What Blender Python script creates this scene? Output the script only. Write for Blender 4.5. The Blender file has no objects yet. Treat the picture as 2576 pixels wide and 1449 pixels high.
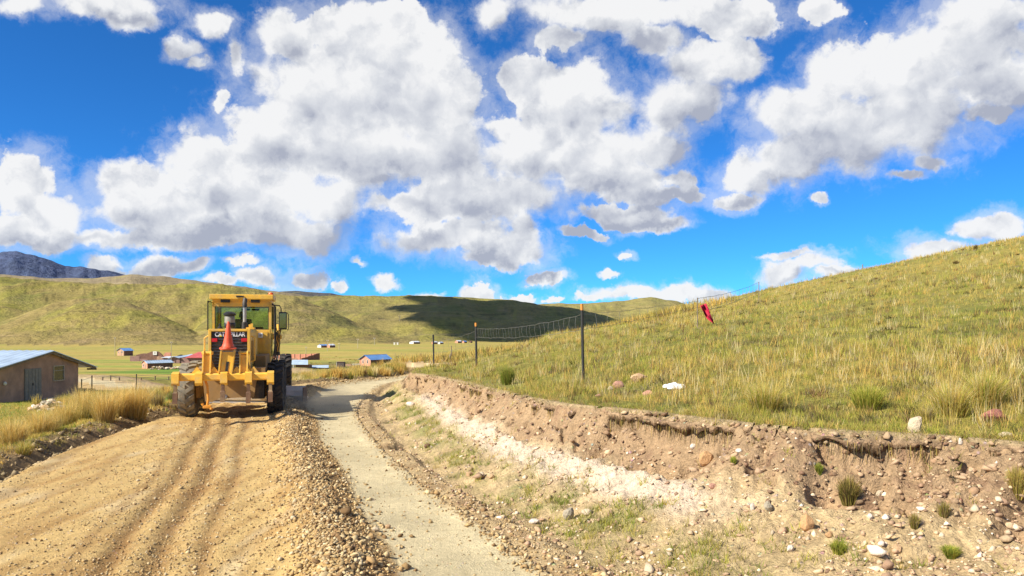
import bpy, bmesh, math, random
import numpy as np
from mathutils import Vector, Matrix, Euler
R = math.radians
random.seed(7); rng = np.random.default_rng(7)
sc = bpy.context.scene
col = sc.collection

# ------------------------------------------------------------------ camera
FV = 1932.0; HX = 1288.0; HY = 831.0; CAMZ = 2.1      # focal length and horizon of the photograph, seen at 2576 px wide
cd = bpy.data.cameras.new('camera'); cam = bpy.data.objects.new('camera', cd); col.objects.link(cam)
cam.location = (0, 0, CAMZ); cam.rotation_euler = (R(90), 0, 0)
cd.sensor_width = 36; cd.lens = 36*FV/2576; cd.shift_y = (HY-724.5)/2576
cd.clip_start = 0.05; cd.clip_end = 30000
sc.camera = cam

# ------------------------------------------------------------------ sun, sky, exposure
SUN_EL = R(38); SUNV = Vector((-0.848*math.cos(SUN_EL), -0.530*math.cos(SUN_EL), math.sin(SUN_EL)))   # towards the sun
sd = bpy.data.lights.new('sun', 'SUN'); sd.energy = 5.0; sd.angle = R(0.53); sd.color = (1, 0.93, 0.80)
so = bpy.data.objects.new('sun', sd); col.objects.link(so)
so.rotation_euler = (-SUNV).to_track_quat('-Z', 'Y').to_euler(); so.location = (-40, -12, 40)
sc.view_settings.view_transform = 'Standard'; sc.view_settings.look = 'None'
sc.view_settings.exposure = 0.72; sc.view_settings.gamma = 1; sc.view_settings.use_curve_mapping = False

W = bpy.data.worlds.new('World'); sc.world = W; W.use_nodes = True
nt = W.node_tree; nt.nodes.clear()

class NB:
    """small helper for node trees"""
    def __init__(s, nt): s.nt = nt
    def n(s, t, **k):
        x = s.nt.nodes.new(t)
        for a, b in k.items(): setattr(x, a, b)
        return x
    def put(s, sock, v):
        if isinstance(v, bpy.types.NodeSocket): s.nt.links.new(v, sock)
        elif v is not None: sock.default_value = v
    def m(s, op, a, b=None, c=None, clamp=False):
        x = s.n('ShaderNodeMath', operation=op, use_clamp=clamp)
        s.put(x.inputs[0], a)
        if b is not None: s.put(x.inputs[1], b)
        if c is not None: s.put(x.inputs[2], c)
        return x.outputs[0]
    def v(s, op, a, b=None, c=None):
        x = s.n('ShaderNodeVectorMath', operation=op)
        s.put(x.inputs[0], a)
        if b is not None: s.put(x.inputs[3] if op == 'SCALE' else x.inputs[1], b)
        if c is not None: s.put(x.inputs[2], c)
        return x.outputs[1] if op in ('LENGTH', 'DOT_PRODUCT', 'DISTANCE') else x.outputs[0]
    def noise(s, vec, scale, detail=4, rough=.55, dist=0, lac=2.0, color=False):
        x = s.n('ShaderNodeTexNoise'); x.inputs['Scale'].default_value = scale
        x.inputs['Detail'].default_value = detail; x.inputs['Roughness'].default_value = rough
        x.inputs['Distortion'].default_value = dist; x.inputs['Lacunarity'].default_value = lac
        if vec is not None: s.put(x.inputs['Vector'], vec)
        return x.outputs['Color' if color else 'Fac']
    def step(s, v, a, b, lo=0., hi=1., kind='SMOOTHSTEP'):
        x = s.n('ShaderNodeMapRange', interpolation_type=kind)
        s.put(x.inputs[0], v); s.put(x.inputs[1], a); s.put(x.inputs[2], b); s.put(x.inputs[3], lo); s.put(x.inputs[4], hi)
        return x.outputs[0]
    def mix(s, f, a, b, kind='MIX'):
        x = s.n('ShaderNodeMix', data_type='RGBA', blend_type=kind)
        s.put(x.inputs[0], f)
        for i, c in ((6, a), (7, b)):
            if isinstance(c, tuple) and len(c) == 3: c = c+(1,)
            s.put(x.inputs[i], c)
        return x.outputs[2]
    def combine(s, a, b, c=0.):
        x = s.n('ShaderNodeCombineXYZ')
        s.put(x.inputs[0], a); s.put(x.inputs[1], b); s.put(x.inputs[2], c)
        return x.outputs[0]

# the clouds of the day, as heaps of rounded masses round these directions (across, up, half width, half height)
BLOBS = [
 (700,75,70,95),(800,70,110,75),(930,110,170,115),(1080,130,110,110),(1010,45,90,60),(840,240,260,170),(1060,260,190,150),(700,330,160,120),(900,390,330,115),
 (1120,370,130,130),(520,405,145,95),(330,465,125,85),(420,520,230,85),(650,500,280,80),(740,590,165,62),(520,590,300,52),(300,600,120,34),(820,520,110,70),
 (60,465,110,110),(140,540,115,75),(60,590,190,52),(120,620,70,28),
 (250,15,175,50),(40,10,75,34),(330,50,90,40),(540,45,62,42),(455,120,55,34),(490,150,34,20),(590,130,26,55),(560,250,26,42),
 (1320,200,100,70),(1440,260,170,130),(1330,370,170,110),(1500,390,150,100),(1150,480,130,60),(1060,530,150,42),(1250,500,230,85),(1130,600,190,46),(1260,640,150,46),(1330,600,60,62),(1370,700,70,22),
 (1590,440,120,70),(1680,280,80,100),(1740,250,130,75),(1800,150,130,80),(1660,380,90,60),(1480,200,80,60),
 (1550,30,330,62),(1400,105,90,40),(1660,100,90,40),(1240,30,62,45),(1850,40,160,60),(2060,40,70,34),
 (1590,530,120,32),(1630,556,110,28),(1470,592,75,18),(1690,490,110,26),(1850,505,80,26),
 (1880,440,90,66),(1990,400,130,85),(2010,280,150,75),(2130,190,150,90),(2120,330,170,115),(2290,190,200,130),(2290,290,190,110),(2440,110,230,110),(2520,190,150,100),(2500,40,200,70),
 (2330,400,52,24),(2270,432,55,14),(2490,270,70,26),(2070,500,24,17),(1705,450,48,28),(1730,480,30,20),
 (2480,575,120,42),(2350,625,110,40),(2540,560,70,50),(1960,680,90,42),(2040,660,70,28),(2120,690,90,22),(1990,640,110,12),
 (1600,742,170,26),(1720,735,90,28),(1790,745,70,22),(1535,690,36,14),(1582,640,32,11),(1480,755,60,14),
 (1185,725,42,30),(1215,740,40,24),(970,706,34,24),(1060,742,52,14),(1290,752,62,12),(1390,752,30,10),
 (650,712,70,30),(760,705,62,30),(845,725,26,22),(620,672,46,18),(590,680,40,10),(270,660,64,24),(400,672,90,34),(480,672,52,22),(330,690,130,22),(911,657,22,9),(560,715,80,14),
]
g = bpy.data.node_groups.new('cloud_field', 'ShaderNodeTree')
g.interface.new_socket('P', in_out='INPUT', socket_type='NodeSocketVector')
g.interface.new_socket('F', in_out='OUTPUT', socket_type='NodeSocketFloat')
b = NB(g); gi = b.n('NodeGroupInput'); go = b.n('NodeGroupOutput')
acc = None
for (cx, cy, rx, ry) in BLOBS:
    u, w = (cx-HX)/FV, (HY-cy)/FV; rx, ry = rx/FV, ry/FV
    l = b.v('LENGTH', b.v('MULTIPLY_ADD', gi.outputs[0], (1/rx, 1/ry, 0), (-u/rx, -w/ry, 0)))
    acc = l if acc is None else b.m('SMOOTH_MIN', acc, l, .22)
b.put(go.inputs[0], b.m('SUBTRACT', 1.0, acc))

gm2 = bpy.data.node_groups.new('cloud_mass', 'ShaderNodeTree')
gm2.interface.new_socket('P', in_out='INPUT', socket_type='NodeSocketVector')
gm2.interface.new_socket('F', in_out='OUTPUT', socket_type='NodeSocketFloat')
b = NB(gm2); gi = b.n('NodeGroupInput'); go = b.n('NodeGroupOutput')
acc = None
for (cx, cy, rx, ry) in BLOBS:
    if rx*ry < 1400 or cy > 715: continue
    u, w = (cx-HX)/FV, (HY-cy)/FV; rx, ry = rx*1.15/FV, ry*1.15/FV
    l = b.v('LENGTH', b.v('MULTIPLY_ADD', gi.outputs[0], (1/rx, 1/ry, 0), (-u/rx, -w/ry, 0)))
    acc = l if acc is None else b.m('SMOOTH_MIN', acc, l, .9)
b.put(go.inputs[0], b.m('SUBTRACT', 1.0, acc))

b = NB(nt)
tc = b.n('ShaderNodeTexCoord'); D = tc.outputs['Generated']
sx = b.n('ShaderNodeSeparateXYZ'); b.put(sx.inputs[0], D)
X, Y, Z = sx.outputs
ys = b.m('MAXIMUM', Y, .05)
P = b.combine(b.m('DIVIDE', X, ys), b.m('DIVIDE', Z, ys))
Dn = b.v('NORMALIZE', D)
warp = b.v('SCALE', b.v('SUBTRACT', b.noise(Dn, 9, 6, .62, color=True), (.5, .5, .5)), .07)
warp2 = b.v('SCALE', b.v('SUBTRACT', b.noise(Dn, 45, 5, .65, color=True), (.5, .5, .5)), .018)
Pw = b.v('ADD', b.v('ADD', P, warp), warp2)
def field(p, g=g):
    x = b.n('ShaderNodeGroup', node_tree=g); b.put(x.inputs[0], p); return x.outputs[0]
F1 = field(Pw); Pm = b.v('ADD', P, b.v('SCALE', warp, 1.6)); M1 = field(b.v('ADD', Pm, (.01, -.018, 0)), gm2); M2 = field(b.v('ADD', Pm, (-.016, .034, 0)), gm2)
# elsewhere in the sky: the same kind of broken cumulus, on a layer overhead
inframe = b.m('MULTIPLY', b.step(b.m('ABSOLUTE', b.m('DIVIDE', X, ys)), .72, .95, 1, 0), b.m('MULTIPLY', b.step(Y, .15, .3), b.step(b.m('DIVIDE', Z, ys), .46, .62, 1, 0)))
zz = b.m('ADD', b.m('MAXIMUM', Z, 0), .22)
Q = b.combine(b.m('DIVIDE', X, zz), b.m('DIVIDE', Y, zz), 3.1)
gen = b.m('MULTIPLY_ADD', b.noise(Q, 1.5, 7, .55), 4.0, -2.1)
gen2 = b.m('MULTIPLY_ADD', b.noise(b.v('ADD', Q, (-.1, -.06, 0)), 1.5, 3, .55), 4.0, -2.1)
def fmix(f, a, c):
    x = b.n('ShaderNodeMix', data_type='FLOAT'); b.put(x.inputs[0], f); b.put(x.inputs[2], a); b.put(x.inputs[3], c); return x.outputs[0]
M1 = fmix(inframe, gen, M1); F1 = fmix(inframe, gen, F1); M2 = fmix(inframe, gen2, M2)
def puff(v, det):
    def vo(s, sm):
        x = b.n('ShaderNodeTexVoronoi', feature='SMOOTH_F1'); x.inputs['Scale'].default_value = s; x.inputs['Smoothness'].default_value = sm; b.put(x.inputs['Vector'], v); return b.m('SUBTRACT', 1.0, x.outputs['Distance'])
    a_ = b.m('MULTIPLY_ADD', vo(20, .5), .42, b.m('MULTIPLY', vo(47, .5), .22))
    return b.m('MULTIPLY_ADD', b.noise(v, 24, det, .64), .75, a_)       # round heads over a ragged field
Dw = b.v('ADD', Dn, b.v('SCALE', b.v('SUBTRACT', b.noise(Dn, 30, 4, .6, color=True), (.5, .5, .5)), .035))
n1 = puff(Dw, 9); n1s = puff(b.v('ADD', Dw, (-.007, 0, .010)), 7)
n2 = b.noise(Dn, 7, 5, .5); n2s = b.noise(b.v('ADD', Dn, (-.02, 0, .035)), 7, 4, .5)
Fn = b.m('ADD', F1, b.m('MULTIPLY_ADD', n1, 1.0, -.79))
alpha = b.step(Fn, b.step(n2, .35, .65, -.02, -.16), b.step(n2, .35, .65, .14, .42))
thin = b.step(b.m('ADD', F1, b.m('MULTIPLY_ADD', b.noise(Dw, 17, 8, .68), 2.4, -1.2)), -.40, .45, 0, .42)
alpha = b.m('MAXIMUM', alpha, b.m('MULTIPLY', thin, 1.0))
under = b.step(b.m('ADD', b.m('SUBTRACT', M2, M1), b.m('MULTIPLY_ADD', n1, .9, -.58)), -.42, .80)
under = b.m('MULTIPLY', under, b.m('MAXIMUM', b.step(M1, -.9, .1), b.m('SUBTRACT', 1.0, inframe)))              # more cloud above than here: a base
core = b.step(Fn, .12, .85)
rel = b.m('MULTIPLY', b.m('SUBTRACT', n1, n1s), b.step(Fn, .05, .8, 3.0, 1.5))
rel2 = b.m('MULTIPLY', b.m('SUBTRACT', n2, n2s), 2.4)
sh = b.m('ADD', b.m('MULTIPLY', under, 1.15), b.m('MULTIPLY', core, .16))
sh = b.m('SUBTRACT', b.m('SUBTRACT', sh, rel), rel2)
sh = b.m('ADD', sh, b.m('MULTIPLY_ADD', n2, .35, -.16))
sh = b.m('MULTIPLY', b.m('MULTIPLY', sh, b.step(Fn, -.12, .34, .50, .86)), 1.0, clamp=True)
ramp = b.n('ShaderNodeValToRGB'); b.put(ramp.inputs[0], sh)
el = ramp.color_ramp.elements
el[0].position = .10; el[0].color = (1.0, 1.0, 1.0, 1)
el[1].position = 1.0; el[1].color = (.46, .49, .585, 1)
e = el.new(.42); e.color = (.79, .81, .85, 1)
e = el.new(.72); e.color = (.635, .66, .725, 1)
cloudc = ramp.outputs[0]
sky = b.n('ShaderNodeTexSky', sky_type='NISHITA', sun_disc=False, sun_elevation=SUN_EL, sun_rotation=math.atan2(SUNV.x, SUNV.y), altitude=3900, air_density=1.0, dust_density=.3, ozone_density=2.5)
# Nishita puts the sun at +Y for rotation 0 and turns clockwise seen from above
skyc = b.mix(1.0, sky.outputs[0], (.0175, .064, .108), 'MULTIPLY')
SKYMIX = skyc
fin = b.mix(b.m('MULTIPLY', alpha, .97), SKYMIX, b.mix(1.0, cloudc, (.565, .565, .565), 'MULTIPLY'))
bgn = b.n('ShaderNodeBackground'); b.put(bgn.inputs[0], fin); bgn.inputs[1].default_value = 1.0
out = b.n('ShaderNodeOutputWorld'); b.put(out.inputs[0], bgn.outputs[0])
W.cycles.sampling_method = 'MANUAL'; W.cycles.sample_map_resolution = 512
# ------------------------------------------------------------------ numbers for the land
def ray(xv, yv, d):
    """point seen at photograph position (xv, yv), d metres ahead"""
    return Vector(((xv-HX)/FV*d, d, CAMZ+(HY-yv)/FV*d))
_perm = rng.permutation(256)
_gr = np.stack([np.cos(np.arange(256)*2*np.pi/256), np.sin(np.arange(256)*2*np.pi/256)], 1)
def gnoise(x, y, seed=0):
    x = np.asarray(x, float); y = np.asarray(y, float)
    xi = np.floor(x).astype(np.int64); yi = np.floor(y).astype(np.int64)
    xf = x-xi; yf = y-yi
    def gdot(a, c, fx, fy):
        h = _perm[(_perm[(a+seed*37) & 255]+c) & 255]
        gg = _gr[h]; return gg[..., 0]*fx+gg[..., 1]*fy
    u = xf*xf*xf*(xf*(xf*6-15)+10); w = yf*yf*yf*(yf*(yf*6-15)+10)
    a = gdot(xi, yi, xf, yf); c = gdot(xi+1, yi, xf-1, yf); d = gdot(xi, yi+1, xf, yf-1); e = gdot(xi+1, yi+1, xf-1, yf-1)
    return ((a+(c-a)*u)*(1-w)+(d+(e-d)*u)*w)*1.5          # about -1..1
def fbm(x, y, s, octs=4, gain=.5, seed=0, ridged=False):
    t = 0; a = 1; f = 1/s; n = 0
    for o in range(octs):
        v = gnoise(x*f+o*17.3, y*f-o*9.1, seed+o)
        if ridged: v = 1-2*np.abs(v)
        t = t+v*a; n += a; a *= gain; f *= 2.03
    return t/n
def ss(x, a, c):
    t = np.clip((x-a)/(c-a), 0, 1); return t*t*(3-2*t)
def lerp(a, c, t): return a+(c-a)*t

RL = np.array([(7.5,-12),(2.6,0),(.30,6.56),(-.25,7.97),(-1.24,10.43),(-2.30,13.57),(-3.5,17.7),(-4.2,21),(-4.75,26),(-4.9,31),(-3.9,35),(-2.7,38.5),(-2.3,42),(-3.6,47),(-8,50.5),(-16,53),(-40,58),(-130,68)], float)
LL = np.array([(-1,-14),(-3.6,0),(-6.0,7),(-7.1,10.7),(-7.9,14),(-8.5,19.4),(-8.8,25),(-8.5,29.6),(-7.2,33),(-5.6,35.5),(-5.1,38.5),(-5.3,42),(-7,45.5),(-15,49),(-40,54),(-130,63)], float)
EL = np.array([(16,-10,1.0),(8.6,2,1.0),(4.9,7.35,1.0),(3.1,8.5,1.0),(1.65,10.4,1.0),(.68,12,.95),(-.3,15.2,.9),(-2.0,21.1,.8),(-3.2,24.8,.7),(-3.75,29,.6),(-3.6,32,.55),(-2.3,35.5,.5),(-.9,39,.5),(-.6,42.5,.4),(-1.6,48.5,.2),(-6,53,0),(-16,56,-.6),(-40,61,-2),(-130,73,-4)], float)
GL = np.array([(5.6,-12),(.7,0),(-.91,6.56),(-1.68,8.84),(-2.65,11.97),(-3.6,14.6),(-4.43,17.7),(-5.6,21),(-6.3,24.5),(-6.6,28.5),(-5.5,32.3),(-4.2,36),(-3.6,39),(-3.6,44),(-6,48),(-16,51)], float)   # left edge of the graded lane

def densify(P, n=8):
    """smooth the polyline a little (Catmull-Rom)"""
    o = []
    for i in range(len(P)-1):
        p0 = P[max(i-1, 0)]; p1 = P[i]; p2 = P[i+1]; p3 = P[min(i+2, len(P)-1)]
        for k in range(n):
            t = k/n
            o.append(.5*((2*p1)+(-p0+p2)*t+(2*p0-5*p1+4*p2-p3)*t*t+(-p0+3*p1-3*p2+p3)*t**3))
    o.append(P[-1]); return np.array(o)
RL, LL, GL = [densify(p, 4) for p in (RL, LL, GL)]; EL = densify(EL, 4)
def pdist(P, x, y):
    """signed distance to a polyline (positive on its right) and the place along it"""
    best = np.full(x.shape, 1e9); sg = np.ones(x.shape); al = np.zeros(x.shape); s0 = 0
    for i in range(len(P)-1):
        ax, ay = P[i, :2]; bx, by = P[i+1, :2]; dx, dy = bx-ax, by-ay; L2 = dx*dx+dy*dy; L = math.sqrt(L2)
        t = np.clip(((x-ax)*dx+(y-ay)*dy)/L2, 0, 1)
        qx = x-ax-t*dx; qy = y-ay-t*dy; d = qx*qx+qy*qy
        m = d < best
        best = np.where(m, d, best); al = np.where(m, s0+t*L, al)
        c = qx*dy-qy*dx
        sg = np.where(m, np.where(c >= 0, 1., -1.), sg)
        s0 += L
    return np.sqrt(best)*sg, al
_s0 = 13.0
_eal = np.concatenate([[0], np.cumsum(np.hypot(np.diff(EL[:, 0]), np.diff(EL[:, 1])))])

# thin-plate surface through surveyed points: the slope on the right and the ground falling to the village on the left
TP = [tuple(p) for p in EL[4::3]] + [
 (1.37,15,1.29),(-1.2,25.5,1.02),(-3.0,33,.72),(4.4,40,2.15),(.3,40,1.45),(10.8,60,3.1),(17.4,60,4.7),(40,60,9.3),(20,30,4.4),(8,12,1.65),(10,30,2.75),(6,20,1.95),
 (30,100,5.6),(67,100,13.6),(11,100,-.8),(15,85,1.4),(6,80,-.5),(25,140,.5),(120,180,19),(50,180,4),(0,100,-1.8),(0,70,-.6),(-10,70,-2),(20,10,3.2),(30,0,5),(12,2,1.7),(60,20,11),(100,60,18),(180,200,24),(200,100,28),
 (-7.5,0,0),(-8.6,8,-.05),(-9.5,14,-.15),(-10,20,-.3),(-10.2,27,-.35),(-9.5,34,-.35),(-8,40,-.3),(-9.5,44,-.5),(-12,38,-.5),(-16,40,-1.0),
 (-12,18,-.35),(-14,14,-.4),(-16,25,-.75),(-30,46,-1.9),(-18,46,-1.7),(-25,60,-2.4),(-12,55,-1.2),(-20,56,-1.9),(-30,80,-3.1),(-60,46,-2.0),(-30,25,-1.2),(-40,5,-.8),(-80,0,-1.6),
 (-20,120,-4.6),(-60,120,-4.7),(-60,200,-6.2),(0,200,-5.6),(-30,200,-6.2),(60,260,-4),(-120,260,-7),(-150,100,-4.5),(0,300,-7.2),(-200,300,-7.5),(150,330,-2),(0,-60,1),(60,-60,8),(-90,-80,-1)]
TP = np.array(TP, float)
def _U(r2): return np.where(r2 > 1e-9, r2*np.log(r2+1e-12), 0)
_n = len(TP); _r2 = (TP[:, None, 0]-TP[None, :, 0])**2+(TP[:, None, 1]-TP[None, :, 1])**2
_A = np.zeros((_n+3, _n+3)); _A[:_n, :_n] = _U(_r2)+np.eye(_n)*.5
_A[:_n, _n:] = np.c_[np.ones(_n), TP[:, :2]]; _A[_n:, :_n] = _A[:_n, _n:].T
_w = np.linalg.solve(_A, np.r_[TP[:, 2], 0, 0, 0])
def tps(x, y):
    o = _w[_n]+_w[_n+1]*x+_w[_n+2]*y
    for i in range(_n): o = o+_w[i]*_U((x-TP[i, 0])**2+(y-TP[i, 1])**2)
    return o

# far ridges: (skyline, distance of foot, of crest, height wobble, colour key)
SKY = {
 'mountain':   ([(-900,800),(-500,720),(-200,690),(0,641),(40,638),(90,645),(135,662),(165,672),(240,680),(290,688),(318,694),(400,730),(600,800)], 3600, 5200, 10),
 'tan':        ([(-900,690),(0,694),(60,697),(120,703),(240,704),(330,694),(430,701),(560,718),(700,736),(860,760),(1000,800)], 2000, 3000, 4),
 'navy':       ([(400,800),(600,745),(690,735),(740,734),(830,738),(890,750),(1000,790)], 2600, 3600, 2),
 'back':       ([(-900,700),(0,709),(150,717),(330,727),(540,727),(620,738),(760,760),(900,800),(1000,850)], 820, 1500, 6),
 'spur':       ([(-900,760),(-300,800),(0,812),(60,792),(130,765),(200,754),(260,754),(330,768),(420,802),(500,840),(560,870)], 600, 860, 2),
 'spur2':      ([(420,872),(480,838),(540,790),(600,757),(680,741),(740,748),(820,778),(900,815),(1000,850),(1100,872)], 640, 930, 2),
 'centre':     ([(500,872),(640,790),(740,752),(860,748),(1000,748),(1130,750),(1250,756),(1340,767),(1420,779),(1500,793),(1600,818),(1720,850),(1800,880)], 800, 1500, 3),
 'right':      ([(1000,850),(1200,790),(1350,767),(1480,765),(1560,759),(1640,750),(1700,760),(1740,774),(1800,792),(2000,800),(2600,810),(3200,800)], 1500, 2300, 3),
}
def valley(x, y):
    r = np.hypot(x, y)
    return -6.2-np.clip((r-190)*.0075, -1, 4.2)+fbm(x, y, 160, 3, seed=5)*.5
def ridges(x, y):
    r = np.maximum(y, 1.0); q = HX+FV*x/r
    best = valley(x, y); key = np.zeros(x.shape, int)
    wide = np.clip((y-300)/200, 0, 1)*(np.abs(x) < 2.2*y)
    for k, (name, (sk, d0, d1, wob)) in enumerate(SKY.items(), 1):
        sk = np.array(sk, float)
        e = (HY-np.interp(q, sk[:, 0], sk[:, 1]))/FV
        e = e+fbm(q, q*0+k*7.7, 60, 3, seed=k)*(.0012 if name not in ('mountain',) else .0035)
        top = CAMZ+e*d1
        warpd = fbm(x, y, 200, 3, seed=k+20)*.28*(d1-d0)
        t = (y-d0+warpd*np.clip((d1-y)/(d1-d0), 0, 1))/(d1-d0)
        up = np.where(t < 1, np.sin(np.clip(t, 0, 1)*np.pi/2)**1.25, 1-.35*np.clip(t-1, 0, 2)**1.2)
        h = -11+(top+11)*up
        n = fbm(x*1.0, y*.35, (d1-d0)*.16, 5, .5, seed=k+40, ridged=True)
        n2 = fbm(x, y, 60, 4, .55, seed=k+60)
        h = h+(n*wob*3.0+n2*wob*.9)*np.clip(t*1.5, 0, 1)*np.clip((1.0-t)*2.2, 0, 1)
        h = np.where(wide > 0, -11+(h+11)*wide, -50)
        h = np.where(e < -.022, -50, h)
        m = h > best
        best = np.where(m, h, best); key = np.where(m, k, key)
    return best, key

PITS = [(-2.75,18.4,.26,.34),(-3.35,21.6,.22,.26),(-2.0,13.7,.16,.2),(-3.6,22.6,.2,.22),(3.15,7.7,.16,.15)]
def overhang(s):
    """how far the turf juts over the cut, by place along the lip"""
    s = np.asarray(s, float)
    n = gnoise(s*.75, s*0+3.3, 31)*.6+gnoise(s*2.1, s*0+8.1, 32)*.35+gnoise(s*6, s*0, 33)*.15
    w = np.interp(s, [_s0, _s0+6, _s0+9, _s0+14, _s0+24], [1, 1, .75, .35, .25])
    return np.clip(.13+.36*n, 0, .42)*w
def land(x, y, fine=True):
    """height, zone and a few place numbers for every (x, y)"""
    shp = np.shape(x); x = np.atleast_1d(np.asarray(x, float)); y = np.atleast_1d(np.asarray(y, float))
    far, key = ridges(x, y)
    r = np.hypot(x, y)
    near = r < 420
    z = far.copy(); zone = np.where(key > 0, 10+key, 4)
    aux = {k: np.zeros(x.shape) for k in ('t', 'sR', 'dR', 'dL', 'dG', 'dE', 'hill')}
    if near.any():
        xn, yn = x[near], y[near]; rn = r[near]
        h = tps(xn, yn)
        f = ss(rn, 230, 400); zz = lerp(h, far[near], f)
        zn = np.where(key[near] > 0, zone[near], 4)
        close = rn < 75
        dR = np.full(xn.shape, 99.); dE = dR.copy(); dL = -dR.copy(); dG = dR.copy(); dE = np.where(xn > -8, 99., -99.); sR = dR*0; sE = dR*0
        xc, yc = xn[close], yn[close]
        dR[close], sR[close] = pdist(RL, xc, yc); dE[close], sE[close] = pdist(EL, xc, yc)
        dL[close], _ = pdist(LL, xc, yc); dG[close], _ = pdist(GL, xc, yc)
        und = fbm(xn, yn, 3.0, 3, seed=3); zz0 = zz.copy()
        # the slope on the right
        right = dE > 0
        hill = zz+und*.05*np.clip(rn/10, 0, 1)+fbm(xn, yn, .9, 3, seed=24)*.035
        ez = np.interp(sE, _eal, EL[:, 2])
        hill = np.where(right, lerp(ez+.10*np.clip(dE, 0, .6), hill, ss(dE, 0, 3.0)), hill)
        # road
        road = (dR <= 0) & (dL >= 0)
        zr = np.interp(np.clip(yn, -20, 60), [-20, 30, 38, 45, 52, 60], [0, 0, -.06, -.05, -.5, -1.1])
        # ditch and cut bank
        bank = (dR > 0) & (dE <= 0)
        t = np.clip(dR/(dR-dE+1e-6), 0, 1)
        tt = t+fbm(xn, yn, 1.1, 3, seed=9)*.07*np.sin(np.pi*t)
        prof = np.interp(tt, [0, .05, .12, .2, .28, .42, .60, .72, .80, .90, .965, 1.0], [0, .025, .03, -.10, -.08, .06, .24, .40, .56, .80, .97, 1.0])
        zb = prof*ez
        zb = zb+np.sin(np.pi*t)*fbm(xn, yn, .8, 4, .6, seed=11)*.09
        if fine:
            lump = fbm(xn, yn, .22, 3, .6, seed=12)
            zb = zb+np.sin(np.pi*np.clip(t*1.02, 0, 1))**.7*(lump*.06+.055*fbm(xn, yn, .45, 4, .6, seed=14, ridged=True))*(.45+.8*ss(t, .3, .7))
            over = ss(t, .72, .86)*(1-ss(t, .97, 1.0))
            zb = zb-over*.34*ss(fbm(xn*.7, yn*.7, .42, 3, seed=13), .05, .40)-ss(t, .70, .80)*(1-ss(t, .955, .99))*.30*np.clip(overhang(sE)/.14, 0, 1)   # washed-out pockets under the turf
        for (px, py, pr, pd) in PITS:
            zb = zb-pd*np.exp(-(((xn-px)/pr)**2+((yn-py)/(pr*1.5))**2)**1.5)
        # left verge
        left = dL < 0
        a = -dL
        vz = zz+und*.06
        lip = .07+.05*fbm(xn, yn, 1.5, 3, seed=15)
        verge = np.interp(a, [0, .12, .35, .6, 1.0, 1.8], [-.02, -.10, -.20, -.02, lip.mean(), 0])
        fd = ss(-xn, 6, 12)*ss(yn, 41, 46)
        zb = lerp(zb, zz, fd); hill = lerp(hill, zz, fd)
        zl = np.where(a < 2.4, lerp(verge+fbm(xn, yn, .3, 3, seed=16)*.03*ss(a, .1, .5), vz, ss(a, .9, 2.4)), vz)
        zl = lerp(zl, zz0, fd)
        zz = np.where(right, hill, zz); zz = np.where(left & ~right, zl, zz)
        zz = np.where(bank & (rn < 75), zb, zz); zz = lerp(zz, zz0, ss(rn, 62, 74))
        # loose soil on the lane left of the graded strip: a windrow beside it, ruts in the middle
        g = -dG
        wr = np.exp(-((g-.55)/.36)**2)*.16*ss(yn, 0, 3)*(1-ss(yn, 26, 36)*.75)
        wr = wr*(1+.35*fbm(xn, yn, .8, 3, seed=17))
        rough = np.where(g > 0, 1, 0)
        rr = zr+wr*(g > -.3)+rough*fbm(xn, yn, .35, 3, .6, seed=18)*.014*np.exp(-((g-1.2)/1.4)**2)
        rr = rr+rough*fbm(xn*1, yn*.10, .22, 2, seed=19)*.012
        for c0, w0, dp in ((2.02, .12, .045), (2.42, .11, .04), (1.62, .08, .02), (4.3, .15, .018), (5.0, .1, .012)):
            rr = rr-dp*np.exp(-((g-c0-.12*np.sin(yn*.35))/w0)**2)*(yn < 24)
        rr = rr+(.035+.04*fbm(xn, yn, .5, 3, seed=23))*np.exp(-((dR+.05)/.22)**2)*(yn < 30)
        zz = np.where(road, lerp(rr, zz0-.05, fd), zz)
        zn = np.where(zn > 10, zn, 4)
        zn = np.where(right, 3, zn)
        zn = np.where(bank & (rn < 75), 2, zn); zn = np.where(road & (rn < 75), 1, zn)
        z[near] = zz; zone[near] = zn
        for k, v in (('t', t), ('sR', sR), ('dR', dR), ('dL', dL), ('dG', dG), ('dE', dE)): aux[k][near] = v
    aux['key'] = key
    return (z if shp else z[0]), zone, aux
def gz(x, y, fine=True): return float(land(np.array([x]), np.array([y]), fine)[0][0])
def gzs(x, y): return land(np.asarray(x, float), np.asarray(y, float))[0]

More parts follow.
